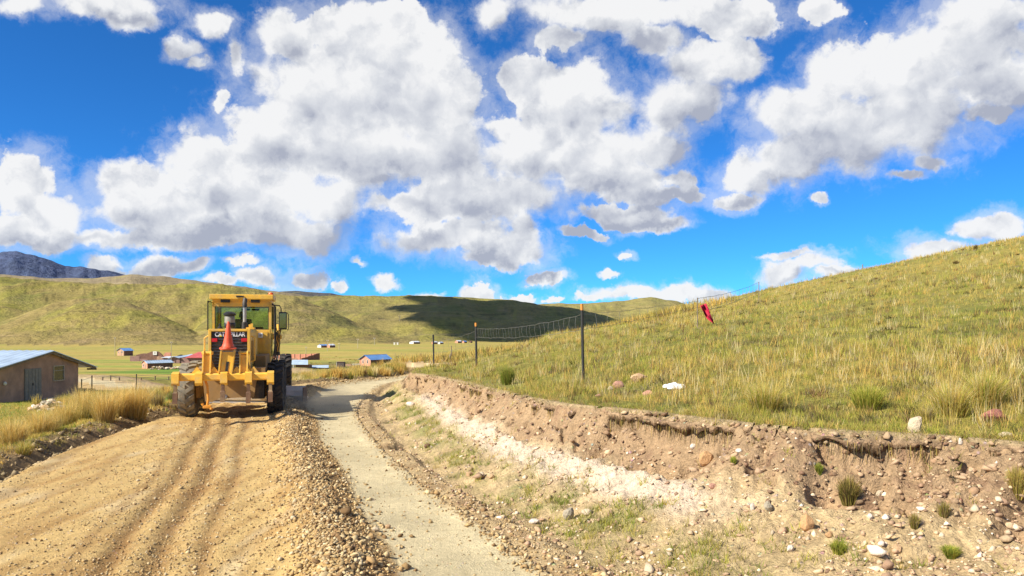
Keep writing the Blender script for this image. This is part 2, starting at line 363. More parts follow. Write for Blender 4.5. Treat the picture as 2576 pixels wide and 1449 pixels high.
# ------------------------------------------------------------------ materials
def newmat(name):
    m = bpy.data.materials.new(name); m.use_nodes = True
    nt = m.node_tree; b = NB(nt); p = nt.nodes['Principled BSDF']
    return m, b, p
def bump(b, p, h, strength=.5, dist=.02):
    x = b.n('ShaderNodeBump'); x.inputs['Strength'].default_value = strength; x.inputs['Distance'].default_value = dist
    b.put(x.inputs['Height'], h); b.nt.links.new(x.outputs[0], p.inputs['Normal'])
_flat = {}
def flat(name, c, rough=.6, metal=0, var=.12, scale=6, spec=.5, dirt=None, dirtamt=.4, dscale=3):
    """paint, metal, cloth: a colour with grain, and dust lying over it"""
    if name in _flat: return _flat[name]
    m, b, p = newmat(name)
    tc = b.n('ShaderNodeTexCoord').outputs['Object']
    n = b.noise(tc, scale, 5, .6)
    k = b.step(n, .3, .7, 1-var, 1+var, 'LINEAR')
    cc = b.mix(1.0, c+(1,), b.combine(k, k, k), 'MULTIPLY')
    if dirt:
        f = b.step(b.noise(tc, dscale, 6, .65), .45, .70, 0, dirtamt)
        cc = b.mix(f, cc, dirt+(1,))
        b.put(p.inputs['Roughness'], b.m('ADD', rough, b.m('MULTIPLY', f, .5), clamp=True))
    else: p.inputs['Roughness'].default_value = rough
    b.put(p.inputs['Base Color'], cc); p.inputs['Metallic'].default_value = metal
    p.inputs['Specular IOR Level'].default_value = spec
    bump(b, p, n, .15, .004)
    _flat[name] = m; return m
def vcol(name, scales, rough=.95, var=.25, bs=.6, bd=.03, spec=.15, speck=None, hill=None):
    """earth and turf: colour laid out in the mesh, grain from noise"""
    m, b, p = newmat(name)
    at = b.n('ShaderNodeAttribute', attribute_name='tint').outputs['Color']
    pos = b.n('ShaderNodeNewGeometry').outputs['Position']
    k = None; hsum = None
    for s, a in scales:
        n = b.noise(pos, s, 5, .65)
        q = b.step(n, .28, .72, 1-var*a, 1+var*a, 'LINEAR')
        k = q if k is None else b.m('MULTIPLY', k, q)
        hsum = n if hsum is None else b.m('ADD', hsum, n)
    c = b.mix(1.0, at, b.combine(k, k, k), 'MULTIPLY')
    if speck:
        vo = b.n('ShaderNodeTexVoronoi'); vo.inputs['Scale'].default_value = speck[0]; b.put(vo.inputs['Vector'], pos)
        f = b.step(vo.outputs['Distance'], .12, .3, speck[1], 0)
        f = b.m('MULTIPLY', f, b.step(b.noise(pos, speck[0]*.21, 2), .5, .6))
        c = b.mix(f, c, b.mix(.6, vo.outputs['Color'], speck[2]))
        hsum = b.m('ADD', hsum, f)
    if hill:                                                  # sheep terraces along the contours, gullies and seeps down the slope
        sx_ = b.v('MULTIPLY', pos, hill[0]); t1 = b.noise(sx_, 1.0, 6, .62, dist=.4); t2 = b.noise(b.v('MULTIPLY', pos, hill[1]), 1.0, 6, .6, dist=.6)
        c = b.mix(b.step(t1, .54, .68, 0, .42), c, (.07, .058, .025, 1)); c = b.mix(b.step(t2, .54, .70, 0, .55), c, (.34, .31, .06, 1))
        c = b.mix(b.step(t1, .30, .44, .35, 0), c, (.36, .26, .14, 1)); hsum = b.m('ADD', hsum, b.m('MULTIPLY', t1, 1.5))
    b.put(p.inputs['Base Color'], c); p.inputs['Roughness'].default_value = rough
    p.inputs['Specular IOR Level'].default_value = spec
    bump(b, p, hsum, bs, bd)
    return m
def mesh_np(name, V, F, mats, mi=None, tint=None, parent=None, smooth=False):
    me = bpy.data.meshes.new(name); V = np.asarray(V, np.float32); F = np.asarray(F, np.int32); k = F.shape[1]
    me.vertices.add(len(V)); me.vertices.foreach_set('co', V.ravel())
    me.loops.add(F.size); me.loops.foreach_set('vertex_index', F.ravel())
    me.polygons.add(len(F)); me.polygons.foreach_set('loop_start', np.arange(0, F.size, k, dtype=np.int32))
    if smooth: me.polygons.foreach_set('use_smooth', np.ones(len(F), bool))
    if mi is not None: me.polygons.foreach_set('material_index', np.asarray(mi, np.int32))
    for m in (mats if isinstance(mats, (list, tuple)) else [mats]): me.materials.append(m)
    if tint is not None:
        a = me.color_attributes.new('tint', 'FLOAT_COLOR', 'POINT')
        a.data.foreach_set('color', np.c_[tint, np.ones(len(tint))].astype(np.float32).ravel())
    me.update(calc_edges=True); me.validate(clean_customdata=False)
    o = bpy.data.objects.new(name, me); col.objects.link(o); o.parent = parent
    return o

# ------------------------------------------------------------------ one sheet of land, cut into road, bank, slope, fields and hills
th_in = np.linspace(-math.atan(.72), math.atan(.72), 1000)
th_out = np.linspace(math.atan(.72), 2*math.pi-math.atan(.72), 150)[1:-1]
TH = np.r_[th_in, th_out]
# rings: spaced so that foreground soil stays fine
rr_ = [.3]
while rr_[-1] < 9000:
    r_ = rr_[-1]
    st = .6 if r_ < 4 else max(.022, r_*r_*.00062) if r_ < 30 else min(r_*.016, 26) if r_ < 1000 else r_*.02
    rr_.append(r_+st)
RR = np.array(rr_)
TT, RG = np.meshgrid(TH, RR)
GX = np.sin(TT)*RG; GY = np.cos(TT)*RG
Z, ZONE, AUX = land(GX.ravel(), GY.ravel())
nR, nT = TT.shape
xx, yy = GX.ravel(), GY.ravel(); rad = np.hypot(xx, yy)

def C(r, g, bb): return np.array([r, g, bb])
def mixc(a, c, t): return a*(1-t[:, None])+c*t[:, None]
N = len(xx); tint = np.zeros((N, 3))
straw = C(.42, .32, .085); olive = C(.20, .19, .045); green = C(.15, .21, .035); dryg = C(.30, .25, .075); brown = C(.20, .135, .07)
nA = fbm(xx, yy, 25, 4, seed=71); nB = fbm(xx, yy, 5, 4, seed=72); nC = fbm(xx, yy, .8, 4, .6, seed=73)
# valley fields: long flat bands
band = fbm(xx*.12, yy, 22, 4, .6, seed=74)
f = mixc(np.tile(straw*.92, (N, 1)), green*1.25, ss(band, -.05, .45)*.75)
f = mixc(f, olive*.8, ss(nB, .1, .6)*.4)
f = mixc(f, brown, ss(fbm(xx*.15, yy, 9, 3, .6, seed=75), .25, .5)*.5)
lush = np.exp(-((xx+27-yy*0)/16)**2-((yy-62)/16)**2)                      # bright meadow behind the verge
f = mixc(f, C(.20, .25, .035), np.clip(lush*1.3, 0, .9))
lush2 = ss(xx, -75, -66)*(1-ss(xx, -54, -50))*ss(yy, 118, 124)*(1-ss(yy, 158, 162))
f = mixc(f, C(.14, .25, .03), lush2*.9)
dirt2 = np.exp(-((xx+24-fbm(xx, yy, 9, 2, seed=4)*3)/7)**2-((yy-52)/2.5)**2)
f = mixc(f, C(.42, .32, .17), np.clip(dirt2*.6, 0, .5))
mrow = np.exp(-((xx+.13*yy+6)/22)**2-((yy-175)/26)**2)
f = mixc(f, C(.13, .115, .04), np.clip(mrow*1.3, 0, .75))
sel = ZONE == 4; tint[sel] = f[sel]
# near verge turf
vg = mixc(np.tile(green*.95, (N, 1)), straw*.9, ss(nB+nC*.5, -.2, .5)*.8)
cl = sel & (rad < 50); w = 1-ss(rad, 36, 50); tint[cl] = mixc(tint, vg, w)[cl]
a = -AUX['dL']; edge = sel & (a > 0) & (a < 1.6)
soil = C(.23, .155, .075); tint[edge] = mixc(tint, soil, (1-ss(a, .7, 1.5)))[edge]
# slope
s = mixc(np.tile(olive*1.25, (N, 1)), straw, ss(nA+.4*nB, -.3, .4)*.8)
s = mixc(s, green*1.1, ss(nB, 0, .6)*.55); s = mixc(s, brown*.8, ss(nC, .25, .7)*.5)
s = mixc(s, C(.42, .29, .17), (1-ss(AUX['dE'], .02, .45+.35*nC))*.9)
sel = ZONE == 3; tint[sel] = s[sel]
# bank
t = AUX['t']; sR = AUX['sR']
base = mixc(np.tile(C(.55, .405, .215), (N, 1)), C(.42, .295, .155), ss(nC, -.2, .5)*.7)
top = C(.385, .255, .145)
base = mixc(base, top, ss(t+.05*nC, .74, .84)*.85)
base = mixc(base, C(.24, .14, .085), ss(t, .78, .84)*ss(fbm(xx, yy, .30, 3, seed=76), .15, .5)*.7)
tr = np.hypot(xx-0, yy-0)
wy = np.interp(yy, [5, 7.4, 8.6, 11, 14, 17, 20, 22], [0, 0, 1, 1, 1, 1, .6, 0])
tm = np.interp(yy, [7, 9, 12, 16, 20, 24], [.58, .63, .66, .70, .74, .78]); 
wb = np.exp(-((t-tm+.04*nC)/.085)**2)*wy
wb = wb*(1+.9*fbm(xx, yy, .5, 4, .6, seed=91))*ss(t-.03*nC, .44, .52)
base = mixc(base, C(.72, .57, .42), np.clip(wb*1.6, 0, 1)*.93)
wg = np.interp(yy, [5.4, 6.4, 8, 24, 30], [.08, .25, .7, 1, .8])
tg = np.interp(yy, [5, 8, 12, 16, 24], [.33, .38, .42, .48, .52])
gb = np.exp(-((t-tg+.05*nB)/.13)**2)*wg*ss(fbm(xx, yy, .7, 4, .6, seed=77), -.3, .3)
base = mixc(base, C(.22, .22, .07), np.clip(gb*1.1, 0, .85))
base = mixc(base, mixc(np.tile(C(.52, .38, .20), (N, 1)), C(.34, .22, .11), ss(fbm(xx, yy, .5, 4, .6, seed=96), -.1, .4)), (1-ss(t, .04, .26))*.85)
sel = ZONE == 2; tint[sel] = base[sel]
# road
g = -AUX['dG']
loose = mixc(np.tile(C(.56, .385, .155), (N, 1)), C(.36, .205, .07), ss(fbm(xx, yy*.16, .30, 4, .6, seed=78), -.15, .45)*.7)
loose = mixc(loose, C(.66, .53, .31), ss(fbm(xx, yy*.25, .55, 3, .6, seed=80), .1, .6)*.6)
gs = g-.12*np.sin(yy*.35)+.05*nC
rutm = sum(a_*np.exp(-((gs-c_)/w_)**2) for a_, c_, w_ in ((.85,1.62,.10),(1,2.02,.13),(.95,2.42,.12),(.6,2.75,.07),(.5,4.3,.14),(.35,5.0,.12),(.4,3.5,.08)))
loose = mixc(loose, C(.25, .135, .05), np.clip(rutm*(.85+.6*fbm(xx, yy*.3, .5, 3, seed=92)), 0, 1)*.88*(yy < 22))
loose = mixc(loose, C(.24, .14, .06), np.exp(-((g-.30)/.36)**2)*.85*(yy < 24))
smooth = mixc(np.tile(C(.49, .41, .245), (N, 1)), C(.58, .485, .29), ss(fbm(xx, yy, 1.2, 4, seed=79)+.4*fbm(xx+.35*yy, yy*.1, .5, 3, seed=93), -.3, .4))
smooth = mixc(smooth, C(.42, .31, .16), ss(fbm(xx, yy*.5, .25, 3, seed=94), .3, .6)*.4)
rc = mixc(smooth, loose, ss(g+.05*nC, -.02, .10))
rc = mixc(rc, C(.50, .36, .19), ss(AUX['dR']+.18*fbm(xx, yy, .6, 4, .6, seed=95), -.14, .02)*.9)
farroad = ss(yy, 26, 32); rc = mixc(rc, mixc(smooth, C(.48, .34, .16), ss(g, .3, .9)), farroad)
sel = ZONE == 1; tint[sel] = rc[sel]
# hills
key = AUX['key']
gul = fbm(xx, yy*.35, 60, 5, .6, seed=81); st = fbm((xx+yy*.6)*.25, (yy-xx*.3), 26, 4, .6, seed=82)
hc = mixc(np.tile(C(.27, .21, .07), (N, 1)), C(.17, .175, .04), ss(gul, -.1, .4)*.8)
strk = fbm(xx+.0*yy, yy*.10, 30, 3, .55, seed=83, ridged=True)
hc = mixc(hc, C(.31, .27, .05), ss(strk, .25, .55)*ss(fbm(xx, yy, 130, 3, seed=84), -.1, .35)*.7)
hc = mixc(hc, C(.30, .21, .11), ss(st, .2, .5)*.5)
hc = mixc(hc, C(.075, .065, .025), ss(fbm(xx*.35, yy, 7, 3, .65, seed=85), .18, .45)*.65)
for i, (name, cc, w) in enumerate([('mountain', C(.042, .062, .125), .95), ('tan', C(.26, .205, .13), .85), ('navy', C(.06, .065, .085), .9), ('back', C(.2, .2, .05), .15), ('spur', C(.25, .18, .09), .12), ('spur2', C(.25, .18, .09), .15), ('centre', C(.15, .16, .06), .25), ('right', C(.28, .25, .09), .45)], 1):  # mountain: blue haze and cloud shade put into the colour; navy: shade
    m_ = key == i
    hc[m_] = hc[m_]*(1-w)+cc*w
m_ = key == 1; rock = fbm(xx, yy, 140, 5, .6, seed=86, ridged=True); hc[m_] = hc[m_]*(1+.5*rock[m_, None])
m_ = key == 2; hc[m_] = hc[m_]*(1+.25*fbm(xx, yy, 300, 4, seed=87)[m_, None])
sel = ZONE > 10; tint[sel] = hc[sel]
tint = np.clip(tint, .01, .95)

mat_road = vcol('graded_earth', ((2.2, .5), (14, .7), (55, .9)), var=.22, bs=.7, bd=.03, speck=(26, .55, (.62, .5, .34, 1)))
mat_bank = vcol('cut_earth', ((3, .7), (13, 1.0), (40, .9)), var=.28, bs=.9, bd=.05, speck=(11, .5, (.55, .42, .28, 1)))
mat_slope = vcol('slope_turf', ((.6, .5), (4, .9), (22, 1.1)), var=.35, bs=1.0, bd=.10)
mat_field = vcol('field_turf', ((.05, .4), (.5, .6), (7, 1.0)), var=.30, bs=.8, bd=.10, hill=((.018, .10, .05), (.012, .06, .01)))
mat_hill = vcol('hill_turf', ((.012, .6), (.05, .8), (.22, .8)), var=.24, bs=1.0, bd=3.0, hill=((.012, .012, .22), (.030, .0045, .01)))
mat_rock = vcol('mountain_rock_haze_tint', ((.004, .9), (.02, 1.0)), var=.35, bs=1.0, bd=30)

i0 = (np.arange(nR-1)[:, None]*nT+np.arange(nT)[None, :]).ravel()
i1 = (np.arange(nR-1)[:, None]*nT+(np.arange(nT)[None, :]+1) % nT).ravel()
Q4 = np.stack([i0, i1, i1+nT, i0+nT], 1)
fz = ZONE[Q4]; fzone = fz[:, 0].copy()
for zt in (1, 2, 3): pass
VV = np.c_[xx, yy, Z]
def cut(name, mask, mat, label):
    F = Q4[mask]
    used, inv = np.unique(F, return_inverse=True)
    o = mesh_np(name, VV[used], inv.reshape(F.shape)[:, ::-1], mat, tint=tint[used], smooth=True)
    o['kind'] = 'structure'; o['label'] = label
    return o
cut('road', fzone == 1, mat_road, 'wide earth road, loose brown soil at left and a smooth grey graded lane')
cut('roadside_bank', fzone == 2, mat_bank, 'ditch and eroded earth bank along the road')
cut('hillside', fzone == 3, mat_slope, 'grassy slope rising behind the cut bank')
cut('ground', fzone == 4, mat_field, 'valley meadows')
cut('distant_mountain', fzone == 11, mat_rock, 'rocky mountain, blue haze and shade in its colour, beyond the tan hills')
cut('tan_hills', (fzone == 12) | (fzone == 13), mat_hill, 'bare tan hills in the distance')
cut('hills', fzone > 13, mat_hill, 'rounded olive hills across the valley')

# turf ledge: the root mat that sticks out over the washed-out bank
def ledge():
    P = EL; S = _eal; ss_ = np.arange(6.0, 40.0, .035)
    ex = np.interp(ss_, S, P[:, 0]); ey = np.interp(ss_, S, P[:, 1])
    tx = np.gradient(ex); ty = np.gradient(ey); L = np.hypot(tx, ty); nx, ny = -ty/L, tx/L          # towards the road
    ow = overhang(ss_)+.02*gnoise(ss_*11, ss_*0, 35); V = []; T = []
    top0, _, _ = land(ex-nx*.16, ey-ny*.16, False)
    ezs = np.interp(ss_, S, P[:, 2])
    for i in range(len(ss_)):
        w = max(ow[i], 0); th = .15+.10*gnoise(np.array([ss_[i]*2.3]), np.array([1.]), 36)[0]+.05*gnoise(np.array([ss_[i]*9]), np.array([1.]), 37)[0]; th = max(th, .05)
        q_ = [.06*gnoise(np.array([ss_[i]*5]), np.array([k_*3.1]), 38)[0]+.025*gnoise(np.array([ss_[i]*13]), np.array([k_*5.7]), 39)[0] for k_ in range(8)]
        if w < .015: th *= .3
        z1 = ezs[i]+.015
        jig = [random.uniform(-.008, .008)+q_[k_] for k_ in range(8)]
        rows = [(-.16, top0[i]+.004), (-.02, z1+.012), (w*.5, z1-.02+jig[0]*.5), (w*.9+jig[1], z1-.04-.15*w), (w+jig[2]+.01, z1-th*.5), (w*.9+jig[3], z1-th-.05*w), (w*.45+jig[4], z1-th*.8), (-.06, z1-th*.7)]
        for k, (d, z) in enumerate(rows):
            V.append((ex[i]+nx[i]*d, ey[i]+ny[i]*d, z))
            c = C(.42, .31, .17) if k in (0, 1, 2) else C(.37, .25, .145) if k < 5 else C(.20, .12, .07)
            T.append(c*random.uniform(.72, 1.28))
    m = 8; F = []
    for i in range(len(ss_)-1):
        if max(ow[i], ow[i+1]) < .015: continue
        for k in range(m-1): F.append((i*m+k, i*m+k+1, (i+1)*m+k+1, (i+1)*m+k))
    V = np.array(V); F = np.array(F); used, inv = np.unique(F, return_inverse=True)
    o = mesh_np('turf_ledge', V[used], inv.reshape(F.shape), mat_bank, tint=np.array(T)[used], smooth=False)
    o['kind'] = 'structure'; o['label'] = 'overhanging earth and root ledge at the top of the bank'
ledge()
# ------------------------------------------------------------------ building tools
def tag(o, label=None, cat=None, group=None, kind=None):
    if label: o['label'] = label
    if cat: o['category'] = cat
    if group: o['group'] = group
    if kind: o['kind'] = kind
    return o
def empty(name, loc, rz=0, label=None, cat=None, group=None):
    o = bpy.data.objects.new(name, None); col.objects.link(o); o.location = loc; o.rotation_euler = (0, 0, rz)
    o.empty_display_size = .2
    return tag(o, label, cat, group)
def copy_tree(o, parent=None):
    c = o.copy(); col.objects.link(c)
    if parent: c.parent = parent
    for ch in list(o.children): copy_tree(ch, c)
    return c
def frame_of(d):
    d = Vector(d).normalized(); u = Vector((0, 0, 1)) if abs(d.z) < .95 else Vector((1, 0, 0))
    a = d.cross(u).normalized(); return a, d.cross(a).normalized()
class MB:
    """collects shapes into one bmesh"""
    def __init__(s): s.bm = bmesh.new()
    def quadmesh(s, V, F):
        vs = [s.bm.verts.new(v) for v in V]
        for f in F:
            try: s.bm.faces.new([vs[i] for i in f])
            except ValueError: pass
        return s
    def box(s, c, size, rot=None, bev=0, taper=None):
        """taper scales the top face"""
        x, y, z = [q/2 for q in size]; tx, ty = taper or (1, 1)
        V = [Vector(v) for v in ((-x,-y,-z),(x,-y,-z),(x,y,-z),(-x,y,-z),(-x*tx,-y*ty,z),(x*tx,-y*ty,z),(x*tx,y*ty,z),(-x*tx,y*ty,z))]
        M = Euler(rot).to_matrix() if rot else None
        V = [(M @ v if M else v)+Vector(c) for v in V]
        vs = [s.bm.verts.new(v) for v in V]
        fs = [s.bm.faces.new([vs[i] for i in f]) for f in ((0,3,2,1),(4,5,6,7),(0,1,5,4),(1,2,6,5),(2,3,7,6),(3,0,4,7))]
        if bev:
            es = list({e for f in fs for e in f.edges})
            bmesh.ops.bevel(s.bm, geom=es, offset=bev, segments=2, affect='EDGES', profile=.7)
        return s
    def span(s, a, c, bev=0):
        a = Vector(a); c = Vector(c); return s.box((a+c)/2, tuple(abs(q) for q in (c-a)), bev=bev)
    def tube(s, pts, r, n=8, cap=True):
        pts = [Vector(p) for p in pts]; rs = r if isinstance(r, (list, tuple)) else [r]*len(pts)
        rings = []
        u0 = None
        for i, p in enumerate(pts):
            d = (pts[min(i+1, len(pts)-1)]-pts[max(i-1, 0)])
            if u0 is None: u0, _ = frame_of(d)
            d = d.normalized(); a = (u0-d*u0.dot(d)).normalized(); e = d.cross(a); u0 = a
            rings.append([s.bm.verts.new(p+(a*math.cos(k*2*math.pi/n)+e*math.sin(k*2*math.pi/n))*rs[i]) for k in range(n)])
        for A, B in zip(rings, rings[1:]):
            for k in range(n): s.bm.faces.new((A[k], A[(k+1) % n], B[(k+1) % n], B[k]))
        if cap: s.bm.faces.new(rings[0][::-1]); s.bm.faces.new(rings[-1])
        return s
    def lathe(s, prof, n=24, c=(0,0,0), axis='Z', cap=True):
        """prof: (radius, height) list; axis Z or X"""
        rings = []
        for r, h in prof:
            ring = []
            for k in range(n):
                t = k*2*math.pi/n
                v = (r*math.cos(t), r*math.sin(t), h) if axis == 'Z' else (h, r*math.cos(t), r*math.sin(t)) if axis == 'X' else (r*math.cos(t), h, r*math.sin(t))
                ring.append(s.bm.verts.new(Vector(v)+Vector(c)))
            rings.append(ring)
        for A, B in zip(rings, rings[1:]):
            for k in range(n): s.bm.faces.new((A[k], A[(k+1) % n], B[(k+1) % n], B[k]))
        if cap: s.bm.faces.new(rings[0][::-1]); s.bm.faces.new(rings[-1])
        return s
    def prism(s, poly, a, c, plane='YZ'):
        """outline extruded from a to c across the plane"""
        def P(u, w, t): return {'YZ': (t, u, w), 'XZ': (u, t, w), 'XY': (u, w, t)}[plane]
        A = [s.bm.verts.new(P(u, w, a)) for u, w in poly]; B = [s.bm.verts.new(P(u, w, c)) for u, w in poly]
        s.bm.faces.new(A); s.bm.faces.new(B[::-1])
        for i in range(len(poly)): j = (i+1) % len(poly); s.bm.faces.new((A[i], B[i], B[j], A[j]))
        return s
    def build(s, name, mat, parent=None, smooth=False, **k):
        bmesh.ops.recalc_face_normals(s.bm, faces=s.bm.faces)
        me = bpy.data.meshes.new(name); s.bm.to_mesh(me); s.bm.free()
        if smooth:
            me.polygons.foreach_set('use_smooth', [True]*len(me.polygons))
            try: me.set_sharp_from_angle(angle=R(38))
            except Exception: pass
        me.materials.append(mat)
        o = bpy.data.objects.new(name, me); col.objects.link(o); o.parent = parent
        return tag(o, **k)
def hit(xv, yv, d0=3, d1=2500):
    """where the line of sight through (xv, yv) of the photograph meets the land"""
    d = np.geomspace(d0, d1, 900); x = (xv-HX)/FV*d; zr = CAMZ+(HY-yv)/FV*d
    g = gzs(x, d); m = np.nonzero(zr <= g)[0]
    i = m[0] if len(m) else len(d)-1
    return Vector((x[i], d[i], g[i]))
def on_land(xv, d):
    x = (xv-HX)/FV*d; return Vector((x, d, gz(x, d)))

DUST = (.45, .33, .18)
yellow = flat('yellow_paint', (.80, .46, .055), .45, var=.10, dirt=DUST, dirtamt=.55, dscale=4)
yellow_dusty = flat('dusty_shaded_yellow_paint', (.34, .20, .07), .85, var=.2, dirt=(.26, .17, .09), dirtamt=.9, dscale=3)  # dust, and the shade under the ripper beam darkened into the colour
black = flat('black_plastic', (.015, .015, .017), .5, dirt=DUST, dirtamt=.18)
blackmetal = flat('black_metal', (.02, .02, .022), .45, metal=.2, dirt=DUST, dirtamt=.25)
grille_mat = flat('radiator_grille', (.035, .035, .04), .6, dirt=DUST, dirtamt=.35, dscale=12)
rubber_clean = flat('black_tyre_rubber', (.022, .021, .020), .85, var=.25, dirt=(.14, .11, .08), dirtamt=.5, dscale=7)
rubber_dusty = flat('dusty_tyre_rubber', (.20, .175, .13), .95, var=.25, dirt=(.38, .31, .2), dirtamt=.7, dscale=5)
steel = flat('worn_steel', (.45, .43, .40), .4, metal=.7, dirt=DUST, dirtamt=.5)
polished = flat('polished_blade', (.62, .60, .56), .5, metal=.3, var=.2, dirt=DUST, dirtamt=.5)
rust = flat('rusty_steel', (.16, .085, .045), .85, var=.3, dirt=DUST, dirtamt=.5)
# ------------------------------------------------------------------ the motor grader
def make_grader():
    T = empty('motor_grader', (-6.93, 19.1, .0), R(14.5), 'big yellow road grader with black grille, seen from behind on the brown earth lane', 'road grader')
    def B(): return MB()
    # wheels: tandem pairs at the rear, two at the front
    def wheel(x, y, side, mat, lean=0):
        r, w = .665, .37
        e = bpy.data.objects.new('wheel', None); col.objects.link(e); e.parent = T; e.location = (x, y, r-.02); e.rotation_euler = (0, lean, 0)
        prof = [(.34,-w*.40),(.40,-w*.47),(.52,-w*.5),(.585,-w*.47),(.608,-w*.36),(.615,0),(.608,w*.36),(.585,w*.47),(.52,w*.5),(.40,w*.47),(.34,w*.40)]
        m = MB().lathe(prof, 48, axis='X', cap=False)
        for k in range(17):                                   # chevron lugs
            for sgn in (-1, 1):
                t0 = (k+(.5 if sgn > 0 else 0))*2*math.pi/17
                sh = -.19
                def pt(rr, ww, dt): 
                    t = t0+dt; return Vector((ww, rr*math.cos(t), rr*math.sin(t)))
                segs = [(.01, 0.0, .660), (w*.30, sh*.55, .660), (w*.50, sh*.95, .640), (w*.515, sh*1.12, .575)]
                prev = None; hw = .078
                V = []; F = []
                for (ww, dt, rr) in segs:
                    V += [pt(rr, sgn*ww, dt-hw), pt(rr, sgn*ww, dt+hw), pt(rr-.075, sgn*(ww-(.03 if ww > .15 else 0)), dt-hw), pt(rr-.075, sgn*(ww-(.03 if ww > .15 else 0)), dt+hw)]
                for i in range(len(segs)-1):
                    a = i*4; c = a+4
                    F += [(a, a+1, c+1, c), (a+2, c+2, c+3, a+3), (a, c, c+2, a+2), (a+1, a+3, c+3, c+1)]
                n0 = len(segs)*4-4; F += [(0, 2, 3, 1), (n0, n0+1, n0+3, n0+2)]
                m.quadmesh(V, F)
        m.build('tyre', mat, e, smooth=True)
        s = side
        MB().lathe([(.345, -w*.42), (.33, -w*.36), (.30, -w*.1), (.30, w*.1), (.33, w*.36), (.345, w*.42), (.36, w*.42), (.36, -w*.42)], 32, axis='X', cap=False)\
            .lathe([(.30, s*w*.18), (.16, s*w*.12), (.16, s*w*.28), (.10, s*w*.32), (.0001, s*w*.32)], 32, axis='X', cap=False).build('rim', yellow_dusty, e, smooth=True)
        bb = MB()
        for k in range(10):
            t = k*2*math.pi/10; bb.tube([(s*w*.12, .22*math.cos(t), .22*math.sin(t)), (s*w*.22, .22*math.cos(t), .22*math.sin(t))], .016, 6)
        bb.build('wheel_bolts', steel, e, kind='stuff')
        return e
    for x, mat in ((-1.02, rubber_dusty), (1.01, rubber_clean)):
        for y in (0, 1.52): wheel(x, y, 1 if x > 0 else -1, mat)
        wheel(x, 7.1, 1 if x > 0 else -1, mat)
    for s in (-1, 1):                                         # tandem cases between the wheels
        B().prism([(-.25,.46),(1.77,.46),(1.85,.7),(1.7,.86),(-.18,.86),(-.33,.7)], s*.74, s*.83).build('tandem_case', yellow_dusty, T)
    B().tube([(-.75,.76,.66),(.75,.76,.66)], .16, 16).build('rear_axle', yellow_dusty, T)
    # undercarriage as seen between the tyres
    m = B().prism([(-.80,.95),(-.60,.95),(-.55,.42),(-.40,.40),(-.25,.48),(.4,.5),(.42,.46),(.55,.5),(.60,.95),(.80,.95),(.80,1.2),(-.80,1.2)], -.85, -.35, 'XZ')
    m.build('rear_guard', yellow_dusty, T)
    B().box((0,.2,.80), (.9,1.6,.62), bev=.04).build('transmission_housing', yellow_dusty, T)
    B().box((.62,-.2,.74), (.30,.7,.62), bev=.03).build('fuel_tank', blackmetal, T)
    B().lathe([(.05,-.9),(.07,-.88),(.07,-.86)], 12, (-.12,0,.52), 'Y').lathe([(.05,-.9),(.06,-.86)], 12, (.42,0,.5), 'Y').build('drain_plug', steel, T)
    # engine hood and radiator
    hw = .435
    B().prism([(-hw,1.05),(-hw,2.05),(-hw+.06,2.12),(hw-.06,2.12),(hw,2.05),(hw,1.05)], -.82, 2.35, 'XZ').build('engine_hood', yellow, T)
    fr = B()
    fr.span((-hw-.035,-.93,1.0),(-hw+.03,-.80,2.13), .012); fr.span((hw-.03,-.93,1.0),(hw+.035,-.80,2.13), .012)
    fr.span((-hw+.031,-.93,2.075),(hw-.031,-.80,2.135), .012); fr.span((-hw+.031,-.93,1.0),(hw-.031,-.80,1.10), .01)
    fr.build('radiator_surround', yellow, T)
    B().span((-hw+.031,-.85,1.101),(hw-.031,-.822,2.074)).build('radiator_core', black, T)
    g0 = None
    for k in range(11):                                       # louvres of the grille
        z = 1.14+k*.072
        o = B().box((0,-.872,z), (2*(hw-.04),.012,.050), (R(28),0,0)).build('grille_slat', grille_mat, T)
    nt = B()
    for k in range(46):
        x = -hw+.05+k*(2*hw-.1)/45; nt.span((x-.003,-.861,1.13),(x+.003,-.857,1.92))
    nt.build('grille_bars', steel, T, kind='stuff')
    B().span((-hw+.032,-.895,1.925),(hw-.032,-.858,2.070), .004).build('nameplate', black, T)
    wht = flat('white_lettering', (.82,.82,.80), .5, var=.03)
    tx = bpy.data.curves.new('lettering', 'FONT'); tx.body = 'CATERPILLAR'; tx.size = .142; tx.extrude = .003; tx.offset = .0032; tx.align_x = 'CENTER'; tx.align_y = 'CENTER'; tx.space_character = .93
    to = bpy.data.objects.new('lettering', tx); dg = bpy.context.evaluated_depsgraph_get(); col.objects.link(to)
    me = bpy.data.meshes.new_from_object(to); bpy.data.objects.remove(to)
    lo = bpy.data.objects.new('lettering', me); col.objects.link(lo); lo.parent = T; me.materials.append(wht)
    w_ = max(v.co.x for v in me.vertices)-min(v.co.x for v in me.vertices)
    lo.location = (0.01,-.899,2.0); lo.rotation_euler = (R(90),0,0); lo.scale = (.68/w_, 1.0, 1)
    cat = flat('yellow_triangle_paint', (.85,.62,.02), .5, var=.03)
    B().prism([(-.235,1.952),(-.165,1.952),(-.20,1.992)], -.908, -.9035, 'XZ').build('logo_triangle', cat, T)
    red = flat('red_lamp_lens', (.55,.015,.02), .25, var=.1)
    for s in (-1, 1): B().span((s*.335-.068,-.925,1.825),(s*.335+.068,-.885,1.91), .012).build('tail_light', red, T)
    # steps and hand rails at the hood
    for s in (-1, 1):
        B().tube([(s*(hw+.05),-.83,1.35),(s*(hw+.13),-.83,1.38),(s*(hw+.13),-.83,1.92),(s*(hw+.05),-.83,1.97)], .018, 8).build('hand_rail', yellow, T)
    sd_ = B()
    for k in range(3): sd_.span((hw+.004,-.6+k*.75,1.25),(hw+.018,-.02+k*.75,1.95), .006)
    sd_.build('side_door', yellow, T)
